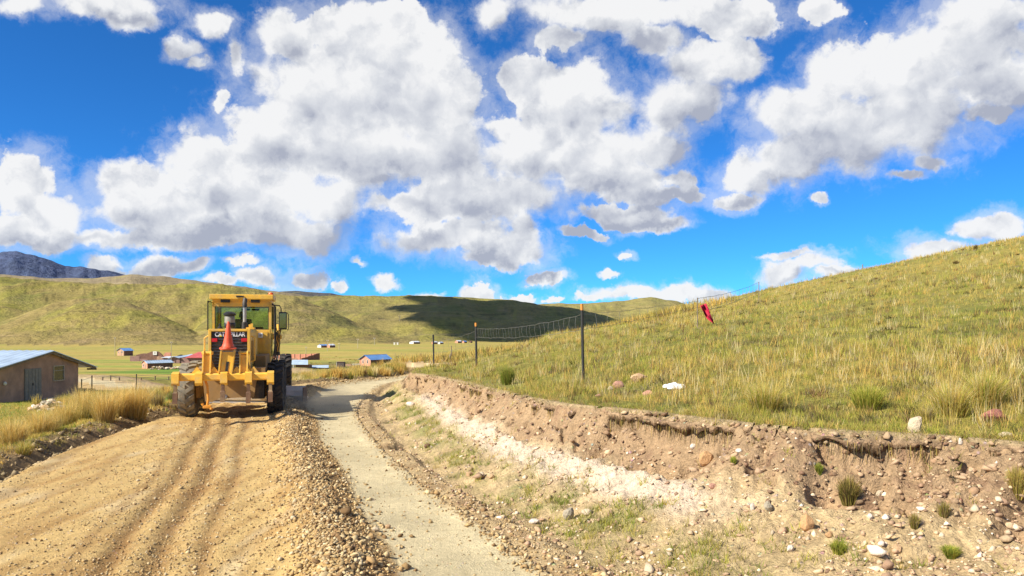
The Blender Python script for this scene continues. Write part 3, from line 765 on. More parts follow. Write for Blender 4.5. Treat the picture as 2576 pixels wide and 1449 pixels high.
    B().box((hw+.035,-.35,1.6),(.03,.03,.5)).box((hw+.035,.35,1.6),(.03,.03,.5)).build('door_latch', yellow_dusty, T)
    # precleaner, exhaust, cap on the hood
    x, y = -.12, .35
    dustgrey = flat('grey_canister', (.23,.215,.18), .6, var=.2, dirt=DUST, dirtamt=.5)
    B().lathe([(.11,2.12),(.12,2.2),(.125,2.2),(.125,2.44),(.11,2.46)], 20, (x,y,0)).build('air_precleaner', dustgrey, T, smooth=True)
    B().lathe([(.12,2.16),(.135,2.18),(.135,2.28),(.12,2.3)], 20, (x,y,0)).lathe([(.115,2.462),(.15,2.475),(.155,2.52),(.10,2.56),(.05,2.575)], 20, (x,y,0)).build('precleaner_cap', black, T, smooth=True)
    x, y = .19, .95
    B().lathe([(.045,2.12),(.045,2.72)], 14, (x,y,0)).build('exhaust_pipe', steel, T, smooth=True)
    B().lathe([(.075,2.12),(.07,2.3),(.05,2.32)], 14, (x,y,0)).tube([(x,y,2.7),(x,y,2.82),(x+.01,y+.05,2.92)], .058, 12).build('exhaust_tip', black, T, smooth=True)
    B().lathe([(.06,2.12),(.06,2.18),(.03,2.2),(.03,2.27)], 12, (-.32,.1,0)).build('filler_cap', blackmetal, T)
    B().box((.42,-.1,2.15),(.2,.3,.05)).box((.46,-.3,2.2),(.05,.05,.14)).box((.38,.1,2.2),(.05,.05,.1)).build('hood_latch', yellow, T)
    # cab
    cy0, cy1 = 2.4, 3.75; cw = .78; zt = 3.06
    body = B()
    body.span((-cw+.06,cy0,1.05),(cw-.02,cy1,2.12), .02)
    body.build('cab_base', yellow, T)
    B().prism([(.50,2.06),(.68,2.06),(.66,1.45),(.60,1.30)], cy0-.018, cy0-.004, 'XZ').build('cab_stiffener', yellow, T)
    fr = B(); q = .075
    for sx in (-1, 1):                                        # posts lean slightly outward to the roof
        for yy_ in (cy0+.04, cy1-.04):
            fr.box((sx*(cw-.03), yy_, (2.121+2.90)/2), (q, .08, 2.90-2.121), bev=.01)
    fr.span((-cw+.01,cy0,2.765),(cw-.01,cy0+.08,2.899), .01); fr.span((-cw+.01,cy1-.08,2.765),(cw-.01,cy1,2.899), .01)
    fr.span((-cw+.005,cy0+.08,2.80),(-cw+.07,cy1-.08,2.899)); fr.span((cw-.07,cy0+.08,2.80),(cw-.005,cy1-.08,2.899))
    fr.build('cab_frame', yellow, T)
    B().span((-.84,cy0-.14,2.96),(.84,cy1+.12,3.10), .025).span((-.77,cy0-.03,2.90),(.77,cy1+.03,2.959)).build('cab_roof', yellow, T)
    gm, gb, gp = newmat('cab_glass')
    tr = gb.n('ShaderNodeBsdfTransparent'); tr.inputs[0].default_value = (.76,.86,.74,1)
    gl = gb.n('ShaderNodeBsdfGlossy'); gl.inputs['Roughness'].default_value = .03
    fz_ = gb.n('ShaderNodeFresnel'); fz_.inputs[0].default_value = 1.5
    mx = gb.n('ShaderNodeMixShader'); gb.put(mx.inputs[0], gb.m('MULTIPLY_ADD', fz_.outputs[0], .5, .012)); gb.nt.links.new(tr.outputs[0], mx.inputs[1]); gb.nt.links.new(gl.outputs[0], mx.inputs[2])
    gb.nt.links.new(mx.outputs[0], gb.nt.nodes['Material Output'].inputs[0])
    def seal(a, c, y, w=.022):
        x0, z0 = a; x1, z1 = c; s_ = B()
        s_.span((x0,y-.008,z0),(x1,y+.008,z0+w)); s_.span((x0,y-.008,z1-w),(x1,y+.008,z1)); s_.span((x0,y-.0075,z0+w),(x0+w,y+.0075,z1-w)); s_.span((x1-w,y-.0075,z0+w),(x1,y+.0075,z1-w)); return s_
    for nm, y in (('rear_window', cy0+.012), ('front_window', cy1-.02)):
        w_ = B().span((-cw+.09,y-.003,2.13),(cw-.08,y+.003,2.78)).build(nm, gm, T)
        seal((-cw+.07,2.118),(cw-.062,2.79), y).build('window_seal', black, w_)
    for s in (-1, 1):
        w_ = B().span((s*(cw-.02)-.003,cy0+.09,1.35 if s > 0 else 2.13),(s*(cw-.02)+.003,cy1-.09,2.79)).build('side_window', gm, T)
        B().span((s*(cw+.0)-.008,cy0+.085,2.13),(s*(cw+.0)+.008,cy0+.115,2.79)).span((s*(cw+.0)-.008,cy1-.115,2.13),(s*(cw+.0)+.008,cy1-.085,2.79)).build('window_seal', black, w_)
    # open door on the left
    d_ = bpy.data.objects.new('cab_door', None); col.objects.link(d_); d_.parent = T; d_.location = (-cw-.01, cy0+.02, 2.12); d_.rotation_euler = (0, 0, R(5))
    B().span((-.11,-.30,.0),(-.08,-.27,.78)).span((-.0,-.02,.0),(.03,.01,.76)).prism([(-.30,.755),(-.005,.735),(-.005,.765),(-.30,.785)], -.10, -.075).build('door_frame', black, d_)
    B().quadmesh([(-.095,-.285,.02),(.005,-.0,.02),(.005,-.0,.75),(-.095,-.285,.77)], [(0,1,2,3)]).build('door_glass', gm, d_)
    B().tube([(-.095,-.285,0),(.01,0,0)], .015, 6).tube([(-.095,-.285,.775),(.01,0,.755)], .015, 6).build('door_rail', black, d_)
    # cab contents and fittings
    B().span((-.25,2.85,2.04),(.25,3.3,2.14), .03).span((-.23,2.78,2.12),(.23,2.86,2.42), .04).build('driver_seat', black, T)
    B().span((-.5,3.42,2.0),(.5,3.6,2.2), .03).span((-.05,3.35,2.1),(.05,3.45,2.38)).build('control_console', black, T)
    B().lathe([(.17,2.40),(.19,2.41),(.17,2.43)], 20, (0,3.36,0), cap=False).build('steering_wheel', black, T)
    B().span((-.12,3.6,2.68),(.12,3.62,2.74), .01).span((.17,3.6,2.68),(.38,3.62,2.74), .01).build('interior_mirror', black, T)
    for x in (-.43, .36): B().span((x-.12,cy0-.095,2.87),(x+.12,cy0-.032,2.955), .01).build('roof_lamp', black, T)
    B().span((-.14,cy0-.16,3.02),(.06,cy0-.142,3.06)).build('roof_mark', blackmetal, T)
    B().lathe([(.07,3.101),(.07,3.14),(.05,3.17)], 16, (.76,cy0+.2,0)).build('beacon', flat('orange_beacon_lens', (.75,.10,.01), .3), T, smooth=True)
    B().box((.48,cy0-.05,1.96),(.155,.07,.14), bev=.03).build('work_light', flat('white_lens', (.75,.75,.70), .2), T)
    B().tube([(.50,cy0-.09,1.96),(.50,cy0-.10,1.96)], .035, 12).build('work_light_bulb', steel, T)
    for x, y in ((cw+.06, cy0+.03), (cw+.06, cy0+.55)):
        B().tube([(x-.05,y,1.25),(x+.03,y,1.32),(x+.03,y,2.78),(x-.05,y,2.86)], .017, 8).build('hand_rail', black, T)
    B().tube([(cw+.0,cy0+.1,2.82),(cw+.22,cy0+.1,2.80),(cw+.26,cy0+.1,2.72),(cw+.26,cy0+.1,2.12),(cw+.14,cy0+.1,2.05),(cw+.02,cy0+.1,1.15)], .016, 8).build('mirror_bracket', black, T)
    mr = B().span((cw+.20,cy0+.02,2.12),(cw+.42,cy0+.08,2.62), .03).build('side_mirror', black, T)
    B().span((cw+.225,cy0+.010,2.16),(cw+.395,cy0+.019,2.58)).build('mirror_glass', flat('mirror_surface', (.25,.3,.25), .06, metal=1, var=0), mr)
    B().tube([(cw+.43,cy0+.05,2.60),(cw+.46,cy0+.05,2.55),(cw+.46,cy0+.05,2.14),(cw+.43,cy0+.05,2.10)], .012, 6).build('mirror_guard', black, T)
    B().span((.60,1.5,.75),(.92,2.38,1.02), .02).span((.60,2.39,.62),(.95,2.8,.72)).span((.62,2.4,.95),(.92,2.75,1.0)).build('cab_step', blackmetal, T)
    B().span((.45,.5,1.05),(.74,2.39,1.45), .03).build('side_tank', yellow_dusty, T)
    # main frame, draw bar, circle, blade
    B().tube([(0,3.7,1.5),(0,4.6,1.62),(0,6.6,1.5),(0,7.3,1.1)], [.16,.15,.14,.16], 10).build('main_frame', yellow, T)
    B().tube([(-.85,7.1,.65),(.85,7.1,.65)], .09, 10).build('front_axle', yellow_dusty, T)
    B().tube([(0,7.2,.75),(-.35,4.6,.62),(.35,4.6,.62),(0,7.2,.75)], .06, 8).lathe([(.62,.5),(.70,.5),(.70,.58),(.62,.58)], 32, (0,4.1,0), cap=False).build('blade_circle', yellow_dusty, T)
    bl = bpy.data.objects.new('moldboard', None); col.objects.link(bl); bl.parent = T; bl.location = (.05, 3.35, 0); bl.rotation_euler = (0, 0, R(-22))
    pr = [(.10,.02),(-.02,.08),(-.10,.22),(-.08,.37),(.06,.50),(.09,.48),(-.05,.36),(-.065,.22),(.01,.10),(.12,.04)]
    B().prism(pr, -1.75, 1.75).build('blade_plate', polished, bl, smooth=False)
    B().span((-1.74,.02,-.03),(1.74,.13,.019)).build('cutting_edge', steel, bl)
    B().span((1.751,-.12,.0),(1.775,.16,.46)).span((-1.775,-.12,.0),(-1.751,.16,.46)).build('blade_end', rust, bl)
    for s in (-1, 1):
        cl_ = B().tube([(s*.90,4.35,2.28),(s*.87,4.3,1.42)], .065, 12).tube([(s*.90,4.32,1.92),(s*.70,4.32,1.92)], .10, 12).box((s*.89,4.32,1.90),(.20,.12,.14), bev=.02).build('lift_cylinder', yellow, T, smooth=True)
        B().tube([(s*.87,4.3,1.42),(s*.80,4.2,.7)], .03, 10).build('cylinder_rod', steel, cl_)
        B().tube([(s*.87,4.3,1.44),(s*.868,4.29,1.34)], .075, 10).build('cylinder_gland', black, cl_)
    B().box((0,4.32,1.92),(1.45,.16,.22), bev=.02).build('lift_saddle', yellow, T)
    hs = B()
    for k, (x, z0) in enumerate(((.83,2.3),(.89,2.1),(.8,1.9),(.92,2.5))):
        hs.tube([(x,3.9,z0),(x+.06,3.95,z0-.4),(x-.03,3.92,z0-.8),(x-.1,4.1,z0-1.05)], .014, 6)
    hs.build('hydraulic_hoses', black, T, kind='stuff')
    # ripper at the rear
    y = -1.95; z = 1.06
    B().prism([(y-.08,z-.08),(y+.08,z-.08),(y+.10,z-.05),(y+.10,z+.05),(y+.07,z+.085),(y-.07,z+.085),(y-.10,z+.05),(y-.10,z-.05)], -1.05, 1.05).build('ripper_beam', yellow, T)
    for i, x in enumerate((-1.0, -.52, 0.0, .52, .99)):
        B().prism([(y-.105,z+.11),(y-.20,z+.09),(y-.22,z-.12),(y-.18,z-.18),(y-.08,z-.18),(y-.06,z-.10),(y-.105,z-.09)], x-.075, x+.075).prism([(y-.1,z+.086),(y+.06,z+.086),(y+.0,z+.125),(y-.1,z+.115)], x-.07, x+.07).build('shank_pocket', yellow, T)
    for x, ln in ((-1.0, .44), (.99, .44), (-.02, .42), (.52,.46)):
        B().prism([(y-.20,z-.10),(y-.13,z-.10),(y-.12,z-ln+.12),(y-.16,z-ln-.02),(y-.22,z-ln-.10),(y-.21,z-ln+.02),(y-.185,z-ln+.14)], x-.035, x+.035).build('ripper_shank', rust if abs(x) < .9 else flat('scraped_shank', (.30,.20,.10), .6, var=.3, dirt=DUST, dirtamt=.7), T)
        B().prism([(y-.235,z-ln-.13),(y-.12,z-ln+.0),(y-.13,z-ln+.12),(y-.22,z-ln+.10)], x-.05, x+.05).build('shank_tip', rust, T)
    orange = flat('orange_paint', (.70,.28,.02), .5, dirt=DUST, dirtamt=.3)
    B().tube([(-.40,y+.0,z-.09),(-.36,y-.02,z-.20),(-.34,y-.04,z-.50),(-.36,y-.05,z-.64)], .026, 8).box((-.36,y-.05,z-.66),(.18,.08,.07), bev=.02).tube([(-.44,y-.06,z-.62),(-.47,y-.06,z-.58)], .03, 8).tube([(-.29,y-.06,z-.72),(-.26,y-.06,z-.68)], .035, 8).build('tow_hook', orange, T)
    for x in (-.37, .41):                                     # side arms of plate with a hinge at the top
        for dx in (-.085, .07):
            B().prism([(y-.10,z+.087),(y+.02,z+.087),(y+.08,z+.26),(y+.15,z+.53),(y+.12,z+.58),(y+.04,z+.58),(y+.0,z+.52),(y-.06,z+.26)], x+dx-.012, x+dx+.018).build('ripper_arm', yellow, T)
        B().prism([(y-.02,z+.10),(y+.01,z+.10),(y+.10,z+.48),(y+.07,z+.48)], x-.068, x+.052).build('arm_web', yellow, T)
        B().tube([(x-.12,y+.08,z+.53),(x+.12,y+.08,z+.53)], .035, 12).build('hinge_pin', yellow, T, smooth=True)
        B().tube([(x,y+.08,z+.50),(x,-.95,z+.18)], .05, 10).build('ripper_link', yellow_dusty, T)
    B().prism([(-.10,z+.087),(.14,z+.087),(.20,z+.56),(-.05,z+.56)], y-.06, y-.03, 'XZ').prism([(-.07,z+.15),(-.01,z+.15),(.02,z+.40),(-.04,z+.40)], y-.075, y-.061, 'XZ').build('centre_arm', yellow, T)
    sl = B().prism([(.015,z+.12),(.075,z+.12),(.105,z+.34),(.045,z+.34)], y-.068, y-.0605, 'XZ').build('arm_slot', black, T)
    for x0, x1 in ((-.13,-.08), (.14,.20)):
        B().prism([(x0,z+.086),(x0+.03,z+.086),(x1+.03,z+.58),(x1,z+.58)], y-.10, y+.10, 'XZ').build('arm_plate', yellow, T)
    B().span((-.08,y-.10,z+.581),(.24,y+.14,z+.61), .005).build('arm_cap', yellow_dusty, T)
    for xc in (-.58, -.22, .26, .62):                         # gusset plates on the beam
        B().prism([(xc-.11,z+.086),(xc+.11,z+.086),(xc+.01,z+.22),(xc-.01,z+.22)], y-.02, y+.01, 'XZ').build('gusset', yellow, T)
    B().prism([(y+.1,z-.05),(-.86,z-.08),(-.86,z+.10),(y+.1,z+.05)], -.30, -.24).prism([(y+.1,z-.05),(-.86,z-.08),(-.86,z+.10),(y+.1,z+.05)], .24, .30).build('ripper_frame', yellow_dusty, T)
    return T
GR = make_grader()

# traffic cone riding on the ripper
def make_cone():
    o = empty('traffic_cone', (0,0,0), 0, 'faded orange traffic cone standing on the ripper behind the grader', 'traffic cone')
    conem = flat('faded_orange_cone', (.66,.075,.018), .55, var=.15, dirt=(.5,.25,.15), dirtamt=.22, dscale=9)
    MB().lathe([(.165,.035),(.155,.05),(.125,.13),(.075,.38),(.032,.62),(.026,.64),(.02,.64)], 28).build('cone_body', conem, o, smooth=True)
    sk = MB()
    n = 24; ring = []
    for (rr, z) in ((.16,.035),(.20,.02),(.215,.0),(.215,-.02),(.16,-.02)):
        ring.append([sk.bm.verts.new((rr*(1+.06*math.cos(4*t))*math.cos(t), rr*(1+.06*math.cos(4*t))*math.sin(t), z+.012*math.sin(3*t)+(.012 if z < 0.01 else 0)*math.cos(2*t))) for t in [k*2*math.pi/n for k in range(n)]])
    for A, B_ in zip(ring, ring[1:]):
        for k in range(n): sk.bm.faces.new((A[k], A[(k+1) % n], B_[(k+1) % n], B_[k]))
    sk.bm.faces.new(ring[-1]); sk.build('cone_base', conem, o, smooth=True)
    return o
cone = make_cone()
bpy.context.view_layer.update()
cone.location = GR.matrix_world @ Vector((.07, -1.93, 1.06+.637)); cone.scale = (.84,.84,.94); cone.rotation_euler = (R(1), R(1.5), 0)

# driver, sitting in the cab
def skin_fig(name, verts, edges, radii, mat, parent=None, lvl=1):
    me = bpy.data.meshes.new(name); me.from_pydata(verts, edges, []); o = bpy.data.objects.new(name, me); col.objects.link(o)
    m = o.modifiers.new('skin', 'SKIN'); s = o.modifiers.new('sub', 'SUBSURF'); s.levels = lvl; s.render_levels = lvl
    for i, r in enumerate(radii): me.skin_vertices[0].data[i].radius = (r, r)
    me.skin_vertices[0].data[0].use_root = True
    dg = bpy.context.evaluated_depsgraph_get(); dg.update()
    me2 = bpy.data.meshes.new_from_object(o.evaluated_get(dg)); bpy.data.objects.remove(o)
    me2.materials.clear(); me2.materials.append(mat); me2.polygons.foreach_set('use_smooth', [True]*len(me2.polygons))
    o = bpy.data.objects.new(name, me2); col.objects.link(o); o.parent = parent
    return o
def make_driver():
    P = empty('person', (0,0,0), 0, 'driver in an orange vest sitting in the grader cab, seen from behind', 'person')
    skin = flat('brown_skin', (.16,.085,.05), .6); vest = flat('orange_vest', (.72,.17,.04), .85, var=.15); trou = flat('dark_trousers', (.03,.035,.05), .9); hair = flat('black_hair', (.012,.010,.010), .6)
    V = [(0,0,.10),(0,-.03,.28),(0,-.02,.44),(0,.0,.535),(0,.01,.60),(0,.03,.70),(0,.04,.78),
         (-.11,0,.50),(-.20,.0,.47),(-.27,.10,.24),(-.17,.36,.24),(-.12,.44,.27),(.11,0,.50),(.20,.0,.47),(.27,.10,.24),(.17,.36,.24),(.12,.44,.27),
         (-.10,.08,.09),(-.14,.46,.10),(-.14,.52,-.30),(-.14,.66,-.33),(.10,.08,.09),(.14,.46,.10),(.14,.52,-.30),(.14,.66,-.33)]
    E = [(0,1),(1,2),(2,3),(3,4),(4,5),(5,6),(3,7),(7,8),(8,9),(9,10),(10,11),(3,12),(12,13),(13,14),(14,15),(15,16),(0,17),(17,18),(18,19),(19,20),(0,21),(21,22),(22,23),(23,24)]
    rad = [.15,.15,.16,.075,.055,.09,.075,.085,.065,.05,.036,.035,.085,.065,.05,.036,.035,.09,.07,.05,.045,.09,.07,.05,.045]
    body = skin_fig('body', V, E, rad, vest, P, 2)
    me = body.data; me.materials.append(skin); me.materials.append(trou)
    for p in me.polygons:
        c = p.center
        p.material_index = 1 if (c.z > .56 and abs(c.x) < .15) or (c.y > .3 and c.z > .17) else (2 if c.z < .13 else 0)
    hr = MB(); n = 14; rings = []
    for i in range(8):
        ph = i/7*1.95; rings.append([hr.bm.verts.new((.098*math.sin(ph)*math.cos(t), .015+.115*math.sin(ph)*math.sin(t)-.012*i/7, .735+.115*math.cos(ph)-( .0 if math.sin(t) < .3 else -.035*i/7*2))) for t in [k*2*math.pi/n for k in range(n)]]) if i else rings.append([hr.bm.verts.new((.003*math.cos(k), .015+.003*math.sin(k), .85)) for k in range(n)])
    for A, B_ in zip(rings, rings[1:]):
        for k in range(n): hr.bm.faces.new((A[k], A[(k+1) % n], B_[(k+1) % n], B_[k]))
    hr.build('hair', hair, P, smooth=True)
    MB().box((0,.125,.70),(.03,.04,.05), bev=.008).build('nose', skin, P); 
    for s in (-1, 1): MB().box((s*.095,.03,.70),(.02,.045,.06), bev=.008).build('ear', skin, P)
    return P
drv = make_driver(); drv.location = GR.matrix_world @ Vector((-.03, 2.98, 1.80)); drv.rotation_euler = (0, 0, R(14.5))
# ------------------------------------------------------------------ houses
pink = flat('pink_brick', (.60,.27,.17), .9, var=.15, scale=2); mud = flat('brown_mud_and_shaded_brick', (.20,.105,.07), .95, var=.25, scale=2)  # mud brick; on house sides and the yard arm it carries their shade
mauve = flat('mauve_mud_wall', (.27,.16,.13), .95, var=.2, scale=1.5); plaster = flat('tan_plaster', (.44,.27,.17), .95, var=.25, scale=1.2, dirt=(.22,.15,.11), dirtamt=.6, dscale=.8)
whitew = flat('whitewash', (.70,.66,.58), .9, scale=2); woodg = flat('weathered_wood', (.22,.17,.11), .9, var=.3); darkin = flat('dark_opening', (.02,.018,.016), .9)
glassd = flat('dark_window_pane', (.03,.04,.045), .12, spec=.8)
def roofmat(name, c, metal=.35, rough=.45):
    m, b, p = newmat(name)
    tc = b.n('ShaderNodeTexCoord').outputs['Object']
    w = b.n('ShaderNodeTexNoise'); b.put(w.inputs['Vector'], tc); w.inputs['Scale'].default_value = .9; w.inputs['Detail'].default_value = 5
    k = b.step(w.outputs[0], .3, .7, .82, 1.15, 'LINEAR')
    b.put(p.inputs['Base Color'], b.mix(1.0, c+(1,), b.combine(k, k, k), 'MULTIPLY'))
    p.inputs['Roughness'].default_value = rough; p.inputs['Metallic'].default_value = metal
    return m
tin_blue = roofmat('blue_tin_roof', (.16,.34,.66)); tin_pale = roofmat('pale_tin_roof', (.50,.62,.74)); tin_red = roofmat('red_tin_roof', (.50,.10,.09), .1, .6); tin_white = roofmat('white_tin_roof', (.7,.72,.74), .2)
def corrugated(x0, x1, y0, y1, z0, z1, thick, pitch, mat, parent, name='roof'):
    """a slope from (y0,z0) eave to (y1,z1) ridge, ribs running down the slope"""
    n = max(2, int(abs(x1-x0)/pitch)*2); V = []; F = []
    for i in range(n+1):
        x = x0+(x1-x0)*i/n; w = (.018 if i % 2 else 0)*(pitch/.2)
        V += [(x,y0,z0+w),(x,y1,z1+w),(x,y0,z0-thick),(x,y1,z1-thick)]
    for i in range(n):
        a = i*4; c = a+4
        F += [(a,c,c+1,a+1),(a+2,a+3,c+3,c+2),(a,a+2,c+2,c),(a+1,c+1,c+3,a+3)]
    F += [(0,1,3,2),(n*4,n*4+2,n*4+3,n*4+1)]
    return MB().quadmesh(V, F).build(name, mat, parent)
def window(parent, c, w, h, axis, out, fm=None, bars=1):
    """a recessed window; axis X or Y is the wall direction, out the outward sign"""
    fm = fm or whitew; x, y, z = c; t = .05
    f = MB()
    def bx(u0, u1, z0, z1, d0, d1):
        if axis == 'X': f.span((x+u0, y+out*d0, z+z0), (x+u1, y+out*d1, z+z1))
        else: f.span((x+out*d0, y+u0, z+z0), (x+out*d1, y+u1, z+z1))
    bx(-w/2,w/2,h/2-t,h/2,.004,.05); bx(-w/2,w/2,-h/2,-h/2+t,.004,.07)
    bx(-w/2,-w/2+t,-h/2+t,h/2-t,.004,.05); bx(w/2-t,w/2,-h/2+t,h/2-t,.004,.05)
    bx(-w/2+t,w/2-t,h*.16,h*.16+.03,.004,.045)
    o = f.build('window', fm, parent)
    g = MB()
    if axis == 'X': g.span((x-w/2+t, y+out*.003, z-h/2+t), (x+w/2-t, y+out*.012, z+h/2-t))
    else: g.span((x+out*.003, y-w/2+t, z-h/2+t), (x+out*.012, y+w/2-t, z+h/2-t))
    g.build('pane', glassd, o); return o
def house(name, loc, rz, L, Wd, hw, hr, wm, rm, label, cat='house', over=.35, side=None, wins=(), doors=(), pitch=.5, group=None, post=None):
    """gabled house: gable end faces local -Y, ridge runs along +Y; L along Y, Wd across X"""
    T = empty(name, loc, rz, label, cat, group)
    w = Wd/2
    MB().prism([(-w,-.6),(w,-.6),(w,hw),(0,hr),(-w,hw)], 0, L, 'XZ').build('wall', wm, T)
    if side:
        MB().span((w+.002,.0,-.6),(w+.02,L,hw-.02)).build('side_wall', side, T)  # darker sheet over the right wall: its shade put into the colour
    sl = (hr-hw)/w
    for s in (-1, 1):
        o = corrugated(-over, L+over, 0, 1, 0, 0, .03, pitch, rm, T)
        me = o.data
        for v in me.vertices:
            x, y, z = v.co; q = 1-y                       # q: 1 at eave, 0 at ridge
            v.co = (s*(q*(w+over)), x, hr+.05-sl*q*(w+over)+z)
        bm = bmesh.new(); bm.from_mesh(me); bmesh.ops.recalc_face_normals(bm, faces=bm.faces); bm.to_mesh(me); bm.free()
    MB().span((-.12,-over-.01,hr+.035),(.12,L+over+.01,hr+.075)).build('ridge_cap', rm, T)
    for (u, z, ww, hh) in wins: window(T, (u, 0, z), ww, hh, 'X', -1)
    for (u, ww, hh, mt) in doors: MB().span((u-ww/2,-.03,-.1),(u+ww/2,-.004,hh)).build('door', mt, T)
    return T
def place(xv, yb, dx=None):
    return hit(xv, yb, 60)
# -- the near house at the left edge
def near_house():
    T = empty('brick_house', (-27.9, 45.6, -1.9), 0, 'large brown brick house with pale blue tin roof at the left edge', 'house')
    yl, yr, ya = -3.9, 3.8, .6; zl, zr, za = 2.0, 1.93, 2.72
    MB().prism([(yl,-.6),(yr,-.6),(yr,zr),(ya,za),(yl,zl)], -9.0, 0).build('wall', plaster, T)
    oy = 1.7
    for (y0, z0, y1, z1) in ((ya, za+.06, yr+oy, za+.06-(za-zr)/(yr-ya)*(yr+oy-ya)), (ya, za+.06, yl-1.3, za+.06-(za-zl)/(ya-yl)*(ya-yl+1.3))):
        corrugated(-9.4, .35, y1, y0, z1, z0, .04, .45, tin_pale, T)
    MB().prism([(ya-.02,za+.01),(yr+oy,za+.01-(za-zr)/(yr-ya)*(yr+oy-ya)),(yr+oy,za-.13-(za-zr)/(yr-ya)*(yr+oy-ya)),(ya,za-.13)], .20, .24).build('fascia_board', woodg, T)
    MB().prism([(ya-.02,za+.01),(yl-1.3,za+.01-(za-zl)/(ya-yl)*(ya-yl+1.3)),(yl-1.3,za-.13-(za-zl)/(ya-yl)*(ya-yl+1.3)),(ya,za-.13)], .20, .24).build('fascia_board', woodg, T)
    MB().span((-.3,yr+oy-.16,za-.13-(za-zr)/(yr-ya)*(yr+oy-ya)),(.3,yr+oy-.05,za-.02-(za-zr)/(yr-ya)*(yr+oy-ya))).build('gutter', woodg, T)
    dm = flat('grey_green_door', (.24,.22,.17), .8, var=.2)
    d = MB().span((.003,-1.68,-.15),(.05,-.14,1.78)).build('door', dm, T)
    for k in range(5): MB().span((.051,-1.66+k*.31,-.1),(.062,-1.64+k*.31,1.75)).build('door_rib', dm, d)
    MB().span((.062,-1.0,.8),(.10,-.95,.95)).build('handle', blackmetal, d)
    window(T, (0, 1.64, 1.37), 1.12, .95, 'Y', 1, fm=flat('tan_window_frame', (.50,.42,.28), .8))
    MB().lathe([(.01,0),(.10,.03),(.11,.08),(.06,.13),(.01,.14)], 14, (.02,-3.45,1.08), 'X').build('wall_lamp', whitew, T, smooth=True)
    MB().span((-9.0,yl-.4,-.35),(.4,yr+.25,-.05), .03).build('footing', flat('pale_footing', (.45,.37,.27), .9, var=.2), T)
    return T
near_house()
P = hit(303, 895, 80); house('small_brick_house', P+Vector((-.7,1.5,0)), R(-35), 3.4, 4.6, 1.9, 2.7, plaster, tin_blue, 'lone tan brick hut with blue roof beside the leftmost pole', side=mud, wins=((1.0,1.35,.7,.8),(-1.3,1.1,.6,.5)))
# ruined mud compound
P = hit(349, 909, 80); k = P.y/FV
T = empty('ruined_house', P, 0, 'roofless dark mud brick ruin with stepped broken walls', 'ruin')
MB().span((-22*k,0,-.5),(2*k,.4,13*k)).build('front_wall', mauve, T); MB().span((2.1*k,.05,-.5),(22*k,.45,6*k)).build('low_wall', mauve, T)
MB().prism([(-22*k,-.4),(-22*k,14.5*k),(-9*k,18*k),(-2*k,19*k),(6*k,18.5*k),(9*k,20*k),(19*k,24*k),(24*k,23*k),(34*k,24*k),(40*k,20*k),(52*k,7*k),(52*k,-.4)], 3.2, 3.6, 'XZ').build('back_wall', mud, T)
MB().prism([(42*k,-.4),(38*k,12*k),(44*k,20.5*k),(57*k,20.3*k),(58*k,7*k),(57*k,-.4)], 5.4, 5.8, 'XZ').build('gable_wall', pink, T)
MB().prism([(34*k,-.4),(35*k,9*k),(38*k,12*k),(46*k,10*k),(58*k,4*k),(58*k,-.4)], 2.4, 2.9, 'XZ').build('fallen_plaster', plaster, T)
MB().span((-22*k,.41,-.4),(-21*k,3.19,11*k)).build('side_wall', mud, T)
o = MB().span((22.5*k,3.0,15*k),(32.5*k,3.15,24*k)).build('white_panel', whitew, T)
MB().span((27*k,2.97,18*k),(28.2*k,2.995,22*k)).build('panel_mark', darkin, o)
# pink house with light blue roof
P = hit(364, 927, 60); k = P.y/FV
T = house('pink_house', P, R(-38), 66*k, 27*k, 13.5*k, 19.5*k, pink, tin_pale, 'small pink house with pale blue tin roof beside the stone heap', side=mud, over=2.5*k, wins=((-6.5*k,8*k,6*k,8*k),), doors=((2.5*k,4.5*k,10*k,flat('grey_green_door', (.24,.22,.17))),))
# long mud building, grey roof, red roof
P = hit(458, 914, 80); k = P.y/FV
T = empty('long_house', P, 0, 'long mauve mud building with grey and red roofs behind the left tyre of the grader', 'house')
MB().span((-51*k,0,-.5),(-32*k,.4,14*k)).build('wall', mauve, T)
MB().prism([(-30*k,-.5),(-30*k,12*k),(-18*k,17*k),(-5*k,13*k),(-5*k,-.5)], -.2, 5, 'XZ').build('gable_wall', mauve, T)
MB().span((-4.9*k,0,-.5),(60*k,.4,14*k)).build('wall', mauve, T)
for x in (-11, 20, 34): MB().span((x*k,-.06,-.2),((x+4)*k,-.003,6*k)).build('door', mud, T)
def slab(pts, th, name, mat):
    n = len(pts); V = [Vector(p) for p in pts]+[Vector(p)-Vector((0,0,th)) for p in pts]
    return MB().quadmesh(V, [tuple(range(n)), tuple(range(2*n-1, n-1, -1))]+[(i, i+n, (i+1) % n+n, (i+1) % n) for i in range(n)]).build(name, mat, T)
slab([(-33*k,-.7,12.0*k),(-18*k,-.7,17.6*k),(-18*k,5,17.6*k),(-33*k,5,12.0*k)], .08, 'roof', tin_pale)
slab([(-17.8*k,-.7,17.6*k),(-4*k,-.7,13.6*k),(12*k,5.5,20.5*k),(-1*k,6,21.5*k),(-17.8*k,5,17.7*k)], .08, 'roof', tin_pale)
slab([(-50*k,-.5,14.6*k),(-30*k,-.5,14.4*k),(-33*k,2.6,16.5*k),(-50*k,2.6,17*k)], .08, 'roof', tin_white)
slab([(9*k,-.6,14.5*k),(62*k,-.6,14.5*k),(58*k,4.6,27*k),(22*k,4.6,27*k)], .1, 'roof', tin_red)
slab([(-48*k,8,16.0*k),(-38*k,8,19*k),(-34*k,8,19*k),(-30*k,8,15*k)], 1.2, 'back_wall', pink)
